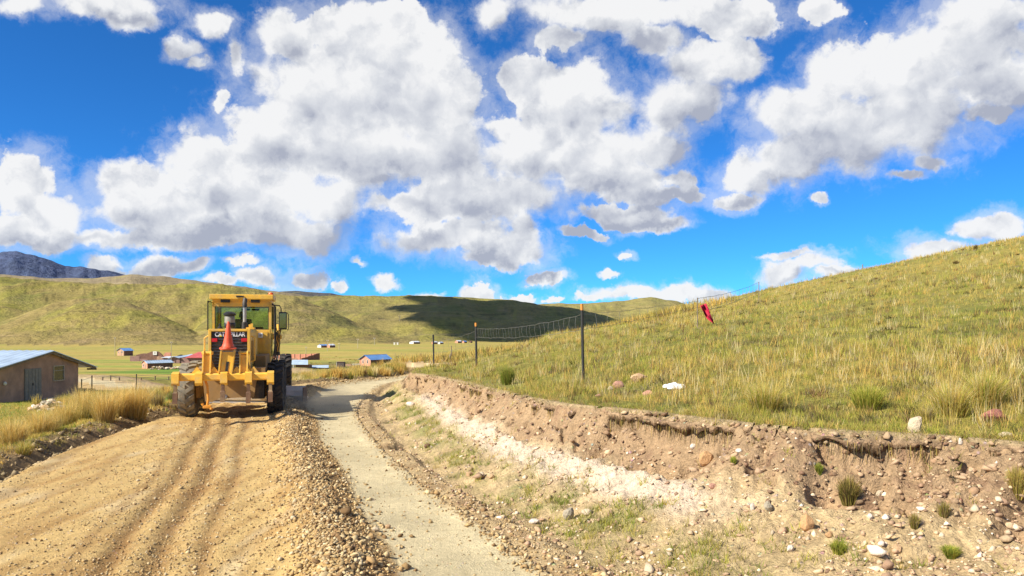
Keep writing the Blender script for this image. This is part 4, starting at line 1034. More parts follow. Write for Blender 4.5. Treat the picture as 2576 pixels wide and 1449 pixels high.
# brick yard wall right of the grader
P = hit(700, 906, 80); k = P.y/FV
T = empty('brick_yard_wall', P, 0, 'long pink brick yard wall with pilasters just right of the grader', 'wall')
MB().prism([(-60*k,-1),(91*k,-1),(91*k,16*k),(60*k,14*k),(-60*k,13*k)], 5, 5.3, 'XZ').build('back_wall', pink, T)
for i in range(9): MB().span((-30*k+i*14.2*k,4.86,-.9),(-28.4*k+i*14.2*k,4.998,13.6*k+i*.3*k)).build('pilaster', flat('pale_pilaster', (.66,.36,.22)), T)
# right arm returning towards the road, stepping down
x0 = 91*k
MB().quadmesh([(x0,5,-1),(x0,5,16.2*k),(x0-9*k,3.4,13.2*k),(x0-9*k,3.4,12.0*k),(x0-20*k,1.6,9.0*k),(x0-20*k,1.6,7.6*k),(x0-32*k,-.3,4.5*k),(x0-32*k,-.3,-1)], [tuple(range(8))]).quadmesh([(x0+.3,5,-1),(x0+.3,5,16.2*k),(x0-9*k+.3,3.4,13.2*k),(x0-9*k+.3,3.4,12.0*k),(x0-20*k+.3,1.6,9.0*k),(x0-20*k+.3,1.6,7.6*k),(x0-32*k+.3,-.3,4.5*k),(x0-32*k+.3,-.3,-1)], [tuple(range(8))]).build('side_wall', mud, T)  # arm of the pink wall in dark brown, its shade painted in
MB().span((-40*k,1.0,-.5),(45*k,1.3,4*k)).build('inner_wall', plaster, T)
# house with white post
P = hit(748, 929, 60); k = P.y/FV
T = empty('farm_shed', P, 0, 'dark low shed with pale blue roof on a white post, right behind the grader wheels', 'shed')
MB().span((-5*k,.1,-.5),(30*k,2.2,11*k)).build('wall', mud, T)
slab([(-30*k,-.6,14.0*k),(-2*k,-.6,11.5*k),(-14*k,1.4,21*k),(-40*k,1.4,21*k)], .06, 'roof', tin_pale)
slab([(-8*k,-.8,12.5*k),(29.5*k,-.8,12.5*k),(22*k,1.4,23*k),(-18*k,1.4,23*k)], .06, 'roof', tin_pale)
MB().tube([(-7.5*k,-.6,-.4),(-7.5*k,-.6,12.4*k)], .06, 6).build('post', whitew, T)
MB().span((-40*k,.2,-.5),(-8*k,.5,10*k)).build('front_wall', whitew, T)
P = hit(800, 928, 60); k = P.y/FV
T = empty('low_tin_roof', P, 0, 'low pale blue tin shed roof among the dry grass, right of the white post', 'shed')
MB().span((-20*k,.2,-.4),(22*k,2.0,3.2*k)).build('wall', mud, T); slab([(-27*k,-.2,3.6*k),(27*k,-.2,3.4*k),(20*k,2.4,8.4*k),(-24*k,2.4,7.4*k)], .06, 'roof', tin_pale)
P = hit(856, 925, 60); k = P.y/FV
T = empty('outhouse', P, 0, 'square dark outhouse with a white left edge standing alone in the field', 'hut')
MB().span((-8.8*k,0,-.4),(9*k,1.5,14*k)).build('wall', flat('dark_tar_sheet', (.10,.075,.065), .8), T); MB().span((-9.6*k,-.05,-.4),(-8.85*k,1.5,14.6*k)).build('door_frame', whitew, T)
slab([(-9.6*k,-.1,14.1*k),(8*k,-.1,14.3*k),(9.5*k,1.6,13.9*k),(-8*k,1.6,14.6*k)], .05, 'roof', mud)
# pink house with bright blue roof
P = hit(919, 921, 60); k = P.y/FV
T = house('pink_brick_house', P, R(-36), 70*k, 38*k, 17.5*k, 27.5*k, pink, tin_blue, 'pink brick house with bright blue tin roof in the middle of the valley', side=mud, over=4*k, wins=((-8*k,11.5*k,5*k,9*k),(8*k,11.5*k,5*k,9*k)))
for y_, ww in ((8, 7), (24, 10), (46, 8), (60, 5)): MB().span((19.2*k,y_*k,-.3),(19.4*k,(y_+ww)*k,12*k)).build('door', darkin, T)
for x in (-19, 19): MB().span((x*k-.07,-.10,-.8),(x*k+.07,-.003,17*k)).build('corner_pillar', flat('pale_pilaster', (.66,.36,.22)), T)
P = hit(888, 921, 60); k = P.y/FV
T = empty('mud_yard_wall', P, 0, 'low broken mud wall and pale rail fence left of the blue roofed house', 'wall')
MB().prism([(-24*k,-.4),(-22*k,4*k),(-15*k,5*k),(-6*k,5.5*k),(-4*k,3*k),(-4*k,-.4)], 0, .4, 'XZ').build('wall', plaster, T)
for i in range(6): MB().tube([((-2+i*4)*k,0,-.3),((-2+i*4)*k,0,6.5*k)], .04, 5).build('post', whitew, T)
MB().tube([(-2*k,0,5*k),(18*k,0,6*k)], .03, 5).build('rail', whitew, T); MB().tube([(-2*k,0,3*k),(18*k,0,3.6*k)], .03, 5).build('rail', whitew, T)
# far farms under the hills
def farm(xv, yb, wpx, hpx, wm, rm, dark, name, label, cat='farmhouse'):
    P = hit(xv, yb, 100); k = P.y/FV
    house(name, P, R(-35), wpx*.95*k, wpx*.55*k, hpx*.62*k, hpx*.95*k, wm, rm, label, cat, over=.6*k, side=dark, pitch=2)
farm(803, 874.5, 25, 8, whitew, tin_blue, mud, 'farmhouse', 'far white farmhouse with dark blue roof, left one of a close pair')
farm(826, 874.5, 19, 9, pink, tin_white, mud, 'farmhouse', 'far pink farmhouse with white roof, right one of a close pair')
farm(1035, 865, 26, 7, whitew, tin_white, mud, 'farmhouse', 'far long white barn at the foot of the central hill')
farm(1089, 865.5, 15, 7, pink, tin_white, mud, 'farmhouse', 'far pink farmhouse behind the third fence post')
farm(1104, 865.5, 14, 5.5, whitew, tin_pale, mud, 'farmhouse', 'far low grey farmhouse just right of the pink one by the third post')
farm(1148, 863, 17, 7, pink, tin_white, mud, 'farmhouse', 'far pink and white farmhouse between two fence posts')
farm(1165, 863, 12, 6, pink, tin_blue, mud, 'farmhouse', 'far farmhouse with blue roof between two fence posts')
farm(1182, 862.5, 8, 5, mud, mud, mud, 'farm_hut', 'tiny dark hut, last of the far farms before the tall post', 'hut')
for xv in (992, 1000):
    P = hit(xv, 867.5, 100); k = P.y/FV
    T = empty('gate_pillar', P, 0, 'small pale pillar far out on the meadow', 'pillar', 'pair of pale pillars on the far meadow')
    MB().span((-1.8*k,0,-.5),(1.8*k,1.2,5.5*k)).build('pillar_shaft', whitew, T); MB().span((-2.2*k,-.1,5.55*k),(2.2*k,1.3,6.2*k)).build('pillar_cap', whitew, T)
# poles
def pole(xv, yt, yb, label):
    P = hit(xv, yb, 60); h = (yb-yt)/FV*P.y; r = max(.09, .75/FV*P.y)
    T = empty('utility_pole', P, 0, label, 'utility pole', 'utility poles across the valley')
    MB().tube([(0,0,-.6),(0,0,h)], [r, r*.7], 8).build('shaft', flat('pale_pole_wood', (.42,.36,.24), .9), T)
    MB().box((0,0,h*.94),(r*6,r*1.2,r*1.2)).build('crossarm', woodg, T)
    for s in (-1, 1): MB().lathe([(r*.6,0),(r*.8,r*1.2),(r*.3,r*2.2)], 6, (s*r*2.4,0,h*.94+r*.62)).build('insulator', whitew, T)
for a in ((289, 849, 895, 'thick pole beside the lone tan hut'), (431, 859, 914, 'thick leaning pole in front of the long mauve house'), (770, 874, 889, 'short thin pole behind the brick yard wall'),
          (824, 856, 883, 'thin pole in front of the far pair of farmhouses'), (853, 865, 880, 'thin pole just right of the far pair of farmhouses'), (900, 853.6, 876, 'thin pole above the blue roofed pink house'),
          (942, 851, 868.6, 'thin pole right of and beyond the blue roofed pink house'), (1005, 796, 809, 'small pole standing high on the central hill')): pole(*a)

# stones: one mesh per shape, used again and again
def rock_mesh(name, seed, mat, sub=2, flatz=.75, rough=.22):
    bm = bmesh.new(); bmesh.ops.create_icosphere(bm, subdivisions=sub, radius=1)
    r_ = random.Random(seed)
    pl = [(Vector((r_.uniform(-1,1), r_.uniform(-1,1), r_.uniform(-.6,1))).normalized(), r_.uniform(.55,.9)) for _ in range(9)]
    sx, sy = r_.uniform(.75,1.2), r_.uniform(.75,1.1)
    for v in bm.verts:
        c = v.co
        for n, d in pl:
            q = c.dot(n)
            if q > d: c -= n*(q-d)*.85
        c *= 1+r_.uniform(-rough,rough)*.25
        v.co = Vector((c.x*sx, c.y*sy, c.z*flatz))
    me = bpy.data.meshes.new(name); bm.to_mesh(me); bm.free(); me.materials.append(mat); return me
def rockmat(name, c, sc_=5):
    m, b, p = newmat(name)
    tc = b.n('ShaderNodeTexCoord').outputs['Object']; n = b.noise(tc, sc_*.4, 6, .65); n2 = b.noise(tc, sc_*2, 4, .6)
    k = b.m('MULTIPLY', b.step(n, .3, .7, .7, 1.25, 'LINEAR'), b.step(n2, .3, .7, .85, 1.15, 'LINEAR'))
    b.put(p.inputs['Base Color'], b.mix(1.0, c+(1,), b.combine(k, k, k), 'MULTIPLY')); p.inputs['Roughness'].default_value = .9; p.inputs['Specular IOR Level'].default_value = .2
    bump(b, p, b.m('ADD', n, n2), .6, .03); return m
rk = {'tan': rockmat('tan_stone', (.55,.36,.20)), 'pale': rockmat('pale_stone', (.62,.50,.34)), 'pink': rockmat('pinkish_stone', (.50,.27,.19)), 'grey': rockmat('grey_stone', (.42,.36,.26)), 'red': rockmat('reddish_stone', (.36,.15,.11)), 'orange': rockmat('orange_stone', (.58,.34,.16)), 'dark': rockmat('dark_soil_lump', (.22,.13,.08)), 'white': rockmat('chalk', (.82,.70,.56))}
def rock(xv, yb, wpx, hpx, key, label, seed, rot=(0,0,0), sink=.25, group=None, name='rock'):
    P = hit(xv, yb, 2.5, 120); k = P.y/FV; w = wpx*k/2; h = hpx*k/2
    o = bpy.data.objects.new(name, rock_mesh(name, seed, rk[key])); col.objects.link(o)
    o.scale = (w, w*.85, h/.75/(1-sink*.5)); o.rotation_euler = (rot[0], rot[1], rot[2] if rot[2] else random.Random(seed).uniform(0, .6))
    o.location = P+Vector((0, w*.5, h*(1-sink)))
    return tag(o, label, 'rock', group)
ROCKS = [
 (1610,961,42,24,'tan','round tan boulder in the grass right of the tall fence post'),(1557,978,34,20,'pink','pinkish rock in the grass next to the tan boulder'),(1536,984,14,13,'pale','small pale stone left of the pinkish rock'),
 (1630,997,32,17,'pink','brown rock just above the bank, left of the white sheet'),(1506,1000,20,11,'pink','small pink stone at the top edge of the bank below the fence post'),(1778,1170,48,38,'orange','smooth orange boulder stuck in the cut bank'),
 (2035,1338,54,42,'orange','round orange boulder low on the rubble slope'),(2308,1090,36,48,'pale','pale pointed rock standing on top of the bank'),(2510,1062,66,34,'red','flat reddish rock in the grass at right'),
 (2533,1102,34,14,'pale','flat pale rock below the reddish one'),(1895,1288,18,24,'white','white upright stone on the rubble slope'),(1935,1288,24,26,'grey','grey round stone beside the white upright stone'),
 (1432,1312,32,34,'grey','dark grey round stone low in the ditch'),(2190,1312,22,15,'white','white flat stone right of the orange boulder'),(1860,1145,20,11,'white','small white stone under the turf lip'),
 (1745,1138,16,14,'white','small white stone near the orange bank boulder'),(1795,1230,22,16,'pink','small brown rock under the chalk band'),(1030,1022,26,12,'white','white stone beside the dark hole in the ditch'),
 (1345,1322,40,14,'white','pale flat stone in the lower ditch'),(1495,1245,28,16,'pale','upright pale stone below the chalk band'),(2260,1395,34,26,'tan','tan angular rock near the bottom right corner'),
 (1235,1205,30,16,'tan','largest tan stone of the row above the ditch'),(1210,1202,22,15,'pale','pale stone left in the row above the ditch'),(1180,1199,22,13,'tan','small tan stone at the start of the row above the ditch'),
 (1075,1128,16,15,'dark','dark block beside the bright chip in the ditch'),(1085,1128,8,6,'white','bright chip beside the dark block in the ditch'),(2418,1148,14,20,'white','white shard in the bank at far right'),
 (1990,1390,26,18,'white','white block at the foot of the slope near the picture bottom'),(2090,1360,26,16,'orange','small orange rock under the round orange boulder'),(1480,1300,34,18,'pale','grey flat rock in the ditch'),
 (2215,1255,26,18,'pale','pale stone under the dark dry tussock'),(945,1338,18,12,'pale','tan stone at the edge of the smooth lane'),(975,1332,20,12,'tan','stone with a long shadow lying on the smooth lane'),(900,1283,16,9,'grey','small grey stone at the windrow edge'),
 (565,1014,6,6,'pale','tiny pebble between the grader wheels'),(771,1004,10,9,'white','white stone at the tip of the grader blade'),(1730,965,10,6,'pale','flat pale stone beside the white sheet')]
for i, (x, y, w, h, k_, lb) in enumerate(ROCKS):
    if i in (34,): continue
    rock(x, y, w, h, k_, lb, 100+i, rot=(0, (.35 if 'point' in lb else 0), 0))
# white plastic sheet in the grass
P = hit(1700, 982, 5, 60); k = P.y/FV
sh_ = MB(); nx, ny = 16, 8; V = []
for j in range(ny+1):
    for i in range(nx+1):
        u, v = i/nx*2-1, j/ny*2-1
        V.append((u*30*k*(1-.15*v*v), v*.13*(1-.5*u*u), .0+.05*(1-u*u)*(1-v*v)+.010*math.sin(u*7+v*4)+.006*math.sin(u*15+v*3)))
o = sh_.quadmesh(V, [(j*(nx+1)+i, j*(nx+1)+i+1, (j+1)*(nx+1)+i+1, (j+1)*(nx+1)+i) for j in range(ny) for i in range(nx)]).build('plastic_sheet', flat('white_plastic', (.85,.86,.88), .4, var=.05), None, smooth=True, label='crumpled white plastic sheet lying in the hillside grass', cat='plastic sheet')
m_ = o.modifiers.new('thick', 'SOLIDIFY'); m_.thickness = .006; o.location = P+Vector((0,.1,.05)); o.rotation_euler = (R(14),0,0)

# ------------------------------------------------------------------ fences
wirem = flat('galvanised_wire', (.20,.19,.16), .6, metal=.3); postm = flat('black_painted_post', (.025,.025,.022), .7); capm = flat('orange_post_cap', (.62,.25,.04), .6)
def wire_pts(a, c, sag, n=14, jit=.0, seed=0):
    r_ = random.Random(seed); a = Vector(a); c = Vector(c)
    return [a.lerp(c, i/n)+Vector((r_.uniform(-jit,jit), 0, -sag*4*(i/n)*(1-i/n)+r_.uniform(-jit,jit))) for i in range(n+1)]
F1_ = empty('wire_fence', (0,0,0), 0, 'black post fence with sagging wire netting along the top of the bank', 'fence')
tops = [((1464,935,765), 15.0), ((1197,915,812), 25.5), ((1090,914,842), 33.0)]
PT = []
for (xv, yb, yt), d in tops:
    X_ = (xv-HX)/FV*d; g0 = gz(X_, d); zt_ = CAMZ+(HY-yt)/FV*d; lean = .02
    p = MB().tube([(X_+.03,d,g0-.3),(X_,d,zt_-.12)], .028 if d < 20 else .035, 8).build('fence_post', postm, F1_)
    MB().tube([(X_,d,zt_-.119),(X_-.003,d,zt_)], .029 if d < 20 else .036, 8).build('post_cap', capm if d < 30 else postm, p)
    PT.append((X_, d, g0, zt_))
far = [(6.4, 26.5), (13.5, 42.0)]
FP = []
for (x_, y_) in far:
    g0 = gz(x_, y_); MB().tube([(x_,y_,g0-.3),(x_,y_,g0+1.05)], .022, 6).build('fence_post', woodg, F1_); FP.append((x_, y_, g0, g0+1.08))
def netting(A, Bp, hs, stays, seed, sag=.10, r=.004, jit=.012):
    Ls = []
    for j, h in enumerate(hs):
        a = (A[0], A[1], lerp(A[2], A[3], h)); c = (Bp[0], Bp[1], lerp(Bp[2], Bp[3], h))
        pts = wire_pts(a, c, sag*(1 if j == 0 else .8), 28, jit, seed+j); Ls.append(pts)
        MB().tube(pts, r, 5).build('wire', wirem, F1_)
    for i in range(1, 28):
        if i % stays and stays > 1: continue
        for L0, L1 in zip(Ls, Ls[1:]): MB().tube([L0[i], (L0[i]+L1[i])/2+Vector((random.uniform(-.03,.03),0,0)), L1[i]+Vector((.03,0,0))], r*.75, 4).build('wire', wirem, F1_)
netting(PT[0], PT[1], (.86,.66), 1, 1, sag=.10)
netting(PT[1], PT[2], (.8,.5), 4, 9, sag=.05)
netting(PT[0], FP[0], (.86,.66), 2, 21, sag=.02, jit=.02)
netting(FP[0], FP[1], (.95,.5), 2, 31, sag=.12, r=.008)
# skyline posts
for (xv, yt, yb, lb) in ((2170,690,697,'short thin stake on the skyline of the slope'),):
    d = 75; x_ = (xv-HX)/FV*d; g0 = gz(x_, d)
    tag(MB().tube([(x_,d,g0-.3),(x_,d,g0+.8)], .05, 6).build('stake', woodg), lb, 'stake')
P = hit(1136, 908, 20, 80); k = P.y/FV
o = empty('wooden_stake', P, 0, 'weathered split wooden stake between two black posts', 'stake')
MB().tube([(0,0,-.2),(-.02,0,38*k)], [.05,.03], 6).build('stake_shaft', woodg, o); MB().tube([(-.10,0,-.1),(-.09,0,14*k),(-.04,0,18*k)], [.07,.08,.02], 6).build('stake_splinter', woodg, o)
# red cloth caught on the fence
P = Vector(ray(1772, 764, 26.4)); k = P.y/FV
cl = MB(); V = []; nx, ny = 8, 20
for j in range(ny+1):
    v = j/ny; cx_ = -3+26*v**1.2; wd = 8.5*(1-.25*v)*(1 if j < ny-3 else .75-.2*(j-ny+3)); cyy = -2-48*v
    for i in range(nx+1):
        u = i/nx*2-1
        V.append(((cx_+u*wd)*k, .06*math.sin(u*3+v*7)+.03*math.sin(u*8), (cyy+u*3*(1-v))*k))
o = cl.quadmesh(V, [(j*(nx+1)+i, j*(nx+1)+i+1, (j+1)*(nx+1)+i+1, (j+1)*(nx+1)+i) for j in range(ny) for i in range(nx)]).build('red_cloth', None or flat('crimson_cloth', (.50,.012,.05), .8, var=.35, scale=9, dirt=(.02,.005,.01), dirtamt=.9, dscale=6), None, smooth=True, label='crimson cloth strip with dark marks hanging from the fence on the slope', cat='cloth')
m_ = o.modifiers.new('thick', 'SOLIDIFY'); m_.thickness = .01; o.location = P
# field fence at the left
F2_ = empty('field_fence', (0,0,0), 0, 'thin black post fence across the meadow between the brick house and the grader', 'fence')
prev = None
for (xv, yb, yt) in ((205,990,954),(231,985,945),(343,981,941),(432,968,940)):
    P = hit(xv, yb, 25, 200); h = (yb-yt)/FV*P.y; MB().tube([P-Vector((0,0,.2)), P+Vector((.01,0,h))], .035, 6).build('fence_post', postm, F2_)
    if prev:
        for q in (.9, .5): MB().tube([prev[0]+Vector((0,0,prev[1]*q)), P+Vector((0,0,h*q))], .010, 4).build('wire', wirem, F2_)
    prev = (P, h)
F3_ = empty('road_fence', (0,0,0), 0, 'row of short grey stakes along the pale track beyond the meadow', 'fence'); prev = None
for (xv, yb, yt) in ((258,958,948),(278,957,945),(300,957,949),(355,957,950),(390,956,946),(424,956,947),(500,953,945)):
    P = hit(xv, yb, 25, 200); h = (yb-yt)/FV*P.y; MB().tube([P-Vector((0,0,.2)), P+Vector((.01,0,h))], .05, 6).build('fence_post', woodg, F3_)
    if prev: MB().tube([prev[0]+Vector((0,0,prev[1]*.8)), P+Vector((0,0,h*.8))], .012, 4).build('wire', wirem, F3_)
    prev = (P, h)
F4_ = empty('valley_fence', (0,0,0), 0, 'line of dark stakes in the dry field right of the blue roofed house', 'fence')
for (xv, yb, yt) in ((994,901,889),(1002,900,893),(1010,898,888),(1020,897,890),(1035,897,889),(1057,897,888)):
    P = hit(xv, yb, 25, 400); h = (yb-yt)/FV*P.y; MB().tube([P-Vector((0,0,.3)), P+Vector((.02,0,h))], .07, 5).build('fence_post', woodg, F4_)

# heaps of stones: each stone a part
shapes = [rock_mesh('stone', 300+i, rk[k_], 1) for i, k_ in enumerate(('pale','tan','grey','pale','white','tan'))]
def heap(spots, label, name='stone_heap', cat='stone heap'):
    c = Vector((0,0,0))
    for s_ in spots: c += Vector(s_[0])
    c /= len(spots); T = empty(name, c, 0, label, cat)
    for p, s_ in spots:
        o = bpy.data.objects.new('stone', random.choice(shapes)); col.objects.link(o); o.parent = T
        o.location = Vector(p)-c; o.scale = (s_*random.uniform(.8,1.3), s_, s_*random.uniform(.6,.9)); o.rotation_euler = (random.uniform(-.3,.3), random.uniform(-.3,.3), random.uniform(0,6))
    return T
def heap_px(x0, x1, y0, y1, n, s, label, d0=8, dome=1.0):
    L = []
    for i in range(n):
        t = random.random(); xv = lerp(x0, x1, t); yv = lerp(y1, y0, random.random()*dome*(1-abs(2*t-1)**2*.6))
        P = hit(xv, y1, d0, 400); k = P.y/FV
        L.append((P+Vector((0, random.uniform(-.2,.5), (y1-yv)*k*.8)), s*random.uniform(.6,1.3)))
    return heap(L, label)
heap_px(84, 140, 1004, 1034, 60, .17, 'heap of pale stones in front of the large brown house')
heap_px(205, 262, 988, 998, 34, .15, 'low row of pale stones behind the dry tussocks')
heap_px(378, 420, 918, 930, 40, .30, 'white stone heap beside the small pink house', d0=40)
heap_px(422, 508, 918, 929, 60, .36, 'ruined dark stone corral behind the grader wheel', d0=40, dome=.8)
# ------------------------------------------------------------------ grass, tussocks, gravel
def grassmat(name, rough=.8):
    m, b, p = newmat(name)
    at = b.n('ShaderNodeAttribute', attribute_name='tint').outputs['Color']
    b.put(p.inputs['Base Color'], at); p.inputs['Roughness'].default_value = rough; p.inputs['Specular IOR Level'].default_value = .15
    tr = b.n('ShaderNodeBsdfTranslucent'); b.put(tr.inputs[0], at)
    mx = b.n('ShaderNodeMixShader'); mx.inputs[0].default_value = .38
    b.nt.links.new(p.outputs[0], mx.inputs[1]); b.nt.links.new(tr.outputs[0], mx.inputs[2]); b.nt.links.new(mx.outputs[0], b.nt.nodes['Material Output'].inputs[0])
    return m
gm_ = grassmat('grass_blades')
CG = {'straw': (.60,.46,.13), 'gold': (.66,.44,.12), 'olive': (.36,.32,.07), 'green': (.25,.31,.045), 'lime': (.50,.48,.08), 'brown': (.26,.16,.07), 'dark': (.11,.10,.03), 'grey': (.32,.26,.15), 'bleach': (.72,.60,.30)}
CG = {k: np.array(v) for k, v in CG.items()}
def blades(x, y, z, h, w, lean, colr, rng_=rng, seg2=True, spread=0.0, az=None):
    """one blade for each root; returns vertices, faces, tints"""
    n = len(x); az = rng_.uniform(0, 2*np.pi, n) if az is None else az
    d = np.stack([np.cos(az), np.sin(az)], 1)
    f = rng_.uniform(0, 2*np.pi, n); s = np.stack([np.cos(f), np.sin(f)], 1)*w[:, None]
    ln = lean*h
    P0 = np.c_[x, y, z-.02]
    mid = np.c_[x+d[:, 0]*ln*.35, y+d[:, 1]*ln*.35, z+h*.6]
    tip = np.c_[x+d[:, 0]*ln, y+d[:, 1]*ln, z+h*(1-.25*lean)]
    S = np.c_[s, np.zeros(n)]
    if seg2:
        V = np.stack([P0-S, P0+S, mid-S*.7, mid+S*.7, tip], 1).reshape(-1, 3)
        b0 = np.arange(n)[:, None]*5
        F = np.concatenate([b0+np.array([[0,1,3]]), b0+np.array([[0,3,2]]), b0+np.array([[2,3,4]])])
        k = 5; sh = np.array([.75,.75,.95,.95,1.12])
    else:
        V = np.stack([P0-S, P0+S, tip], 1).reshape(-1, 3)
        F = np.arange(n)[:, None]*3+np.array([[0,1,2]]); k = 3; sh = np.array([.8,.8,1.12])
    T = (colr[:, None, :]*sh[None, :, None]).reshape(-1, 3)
    return V, F, T
def pick(n, keys, p):
    A = np.array([CG[k] for k in keys]); return A[rng.choice(len(keys), n, p=np.array(p)/sum(p))]
def grass_obj(name, x, y, h, w, lean, c, seg2, label, cat='grass', clump=None):
    z = gzs(x, y)
    c = c*rng.uniform(.85, 1.2, (len(x), 1))
    V, F, T = blades(x, y, z, h, w, lean, np.clip(c, 0, 1), seg2=seg2)
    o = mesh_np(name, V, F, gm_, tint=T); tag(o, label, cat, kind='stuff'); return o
def clumped(xc, yc, per, rad):
    """roots gathered in tufts round the given centres"""
    n = len(xc)*per; a = rng.uniform(0, 2*np.pi, n); r = np.abs(rng.normal(0, 1, n))*np.repeat(rad, per)
    return np.repeat(xc, per)+r*np.cos(a), np.repeat(yc, per)+r*np.sin(a)
def sample(n, x0, x1, y0, y1, zone, near_bias=True):
    """random places of one zone in the wedge the photograph looks into"""
    d = y0*(y1/y0)**rng.random(n*3) if near_bias else rng.uniform(y0, y1, n*3)
    q = rng.uniform(x0, x1, n*3); x = q*d; y = d
    _, zn, ax = land(x, y, False)
    m = np.nonzero(zn == zone)[0][:n]
    return x[m], y[m], {k: v[m] for k, v in ax.items() if k != 'key'}
def slopecol(x, y, n):
    a = fbm(x, y, 9, 3, seed=201); b_ = fbm(x, y, 2.2, 3, seed=202); hx = gzs(x, y)
    c = pick(n, ('olive','lime','green','straw','grey','brown'), (4,4,1.8,4,1.2,1.0))
    c2 = pick(n, ('straw','gold','bleach','olive'), (4,3,1.5,2)); c3 = pick(n, ('dark','brown','grey','olive','green'), (3,3,2,2,2))
    m = rng.random(n) < np.clip(.25+.9*a+.012*(np.hypot(x, y)-20), .08, .85); c = np.where(m[:, None], c2, c)
    m = rng.random(n) < np.clip(0+1.9*b_, 0, .9); c = np.where(m[:, None], c3, c)
    return c
# the slope: near tufts, then farther and coarser ones
for i, (n, y0, y1, per, hh, ww, rad, s2) in enumerate(((7500, 5.5, 15, 15, .115, .0035, .06, False), (9500, 13, 32, 11, .15, .0055, .09, False), (9500, 28, 75, 7, .22, .011, .16, False), (6500, 65, 210, 5, .38, .03, .25, False))):
    x, y, ax = sample(n, -.16, .80, y0, y1, 3)
    den = fbm(x, y, 1.6, 3, seed=210); keep = (rng.random(len(x)) < .72+.9*den) & (rng.random(len(x)) < .35+ax['dE']*.9)
    x, y = x[keep], y[keep]
    cc = slopecol(x, y, len(x)); hs = hh*(1+.9*np.clip(fbm(x, y, 1.9, 3, seed=211), -.6, .8))*rng.uniform(.5, 1.25, len(x))
    X_, Y_ = clumped(x, y, per, np.full(len(x), rad))
    grass_obj('hillside_grass', X_, Y_, np.repeat(hs, per)*rng.uniform(.5, 1.1, len(X_)), np.full(len(X_), ww)*rng.uniform(.6, 1.3, len(X_)), rng.uniform(.1, .7, len(X_)), np.repeat(cc, per, 0), s2,
              ('short mixed grass on the near slope', 'grass on the slope by the fence', 'dry and green grass higher on the slope', 'grass on the skyline of the slope')[i])
x, y, ax = sample(5200, -.1, .78, 6, 60, 3); k_ = (rng.random(len(x)) < np.clip(.25+1.1*fbm(x, y, 5, 3, seed=250), 0, 1)) & (ax['dE'] > .4); x, y = x[k_], y[k_]
X_, Y_ = clumped(x, y, 9, np.full(len(x), .07)); dd = np.hypot(X_, Y_)
grass_obj('dead_stalks', X_, Y_, rng.uniform(.14, .38, len(X_)), .0028+.00016*dd, rng.uniform(.05, .5, len(X_)), np.repeat(pick(len(x), ('bleach','gold','brown','straw'), (3,3,1.5,3)), 9, 0), False, 'pale dead stalks standing in the slope grass', 'dead stalks')
x, y, ax = sample(2600, -.1, .78, 6, 90, 3); k_ = (rng.random(len(x)) < np.clip(.1+1.6*fbm(x, y, 2.6, 3, seed=251), 0, 1)) & (ax['dE'] > .5); x, y = x[k_], y[k_]
X_, Y_ = clumped(x, y, 26, np.full(len(x), .12)); dd = np.hypot(X_, Y_)
grass_obj('low_shrubs', X_, Y_, rng.uniform(.05, .16, len(X_)), .005+.0003*dd, rng.uniform(.3, 1.3, len(X_)), np.repeat(pick(len(x), ('dark','brown','grey','olive'), (4,2,2,1.5)), 26, 0), False, 'dark low scrub between the grass tufts on the slope', 'scrub')
# sparse weeds on the bank
x, y, ax = sample(9000, -.2, .75, 5, 30, 2)
tg_ = np.interp(y, [5, 8, 12, 16, 24], [.36, .40, .43, .48, .52]); wg_ = np.interp(y, [5, 6.4, 8, 30], [.05, .15, .75, 1])
pr_ = np.exp(-((ax['t']-tg_)/.14)**2)*wg_*np.clip(fbm(x, y, .7, 4, .6, seed=77)*1.8+.45, 0, 1)+.035*(ax['t'] > .25)*np.clip(fbm(x, y, .5, 3, seed=78)*3, 0, 1)
k_ = rng.random(len(x)) < pr_; x, y = x[k_], y[k_]; per = 15
X_, Y_ = clumped(x, y, per, np.full(len(x), .05))
grass_obj('bank_weeds', X_, Y_, rng.uniform(.04, .13, len(X_)), np.full(len(X_), .0045), rng.uniform(.3, 1.0, len(X_)), np.repeat(pick(len(x), ('green','olive','lime','straw','grey'), (4,4,1.5,1.5,1)), per, 0), False, 'low green weeds on the earth bank', 'weeds')
# turf fringe and hanging roots along the lip of the bank
x, y, ax = sample(16000, -.2, .75, 5, 32, 3); k_ = ax['dE'] < .30; x, y = x[k_][:2400], y[k_][:2400]
X_, Y_ = clumped(x, y, 8, np.full(len(x), .04))
grass_obj('turf_edge', X_, Y_, rng.uniform(.03, .12, len(X_)), np.full(len(X_), .005), rng.uniform(.5, 1.4, len(X_)), np.repeat(pick(len(x), ('olive','green','straw','brown'), (3,3,2,2)), 8, 0), False, 'ragged turf edge above the cut bank', 'grass')
# turf growing on the ledge and roots hanging from its edge
sl_ = rng.uniform(6.5, 38, 9000); ex = np.interp(sl_, _eal, EL[:, 0]); ey = np.interp(sl_, _eal, EL[:, 1]); ez_ = np.interp(sl_, _eal, EL[:, 2])
e2x = np.interp(sl_+.05, _eal, EL[:, 0])-ex; e2y = np.interp(sl_+.05, _eal, EL[:, 1])-ey; L_ = np.hypot(e2x, e2y); nx2, ny2 = -e2y/L_, e2x/L_; ow_ = overhang(sl_)
f_ = rng.uniform(-.1, .8, len(sl_)); k_ = (ow_ > .05) & (rng.random(len(sl_)) < .55)
V, F, T = blades((ex+nx2*ow_*f_)[k_], (ey+ny2*ow_*f_)[k_], ez_[k_]-.02, rng.uniform(.04, .12, k_.sum()), np.full(k_.sum(), .004), rng.uniform(.3, 1.3, k_.sum()), pick(k_.sum(), ('olive','brown','straw','grey'), (3,2,3,2)), seg2=False)
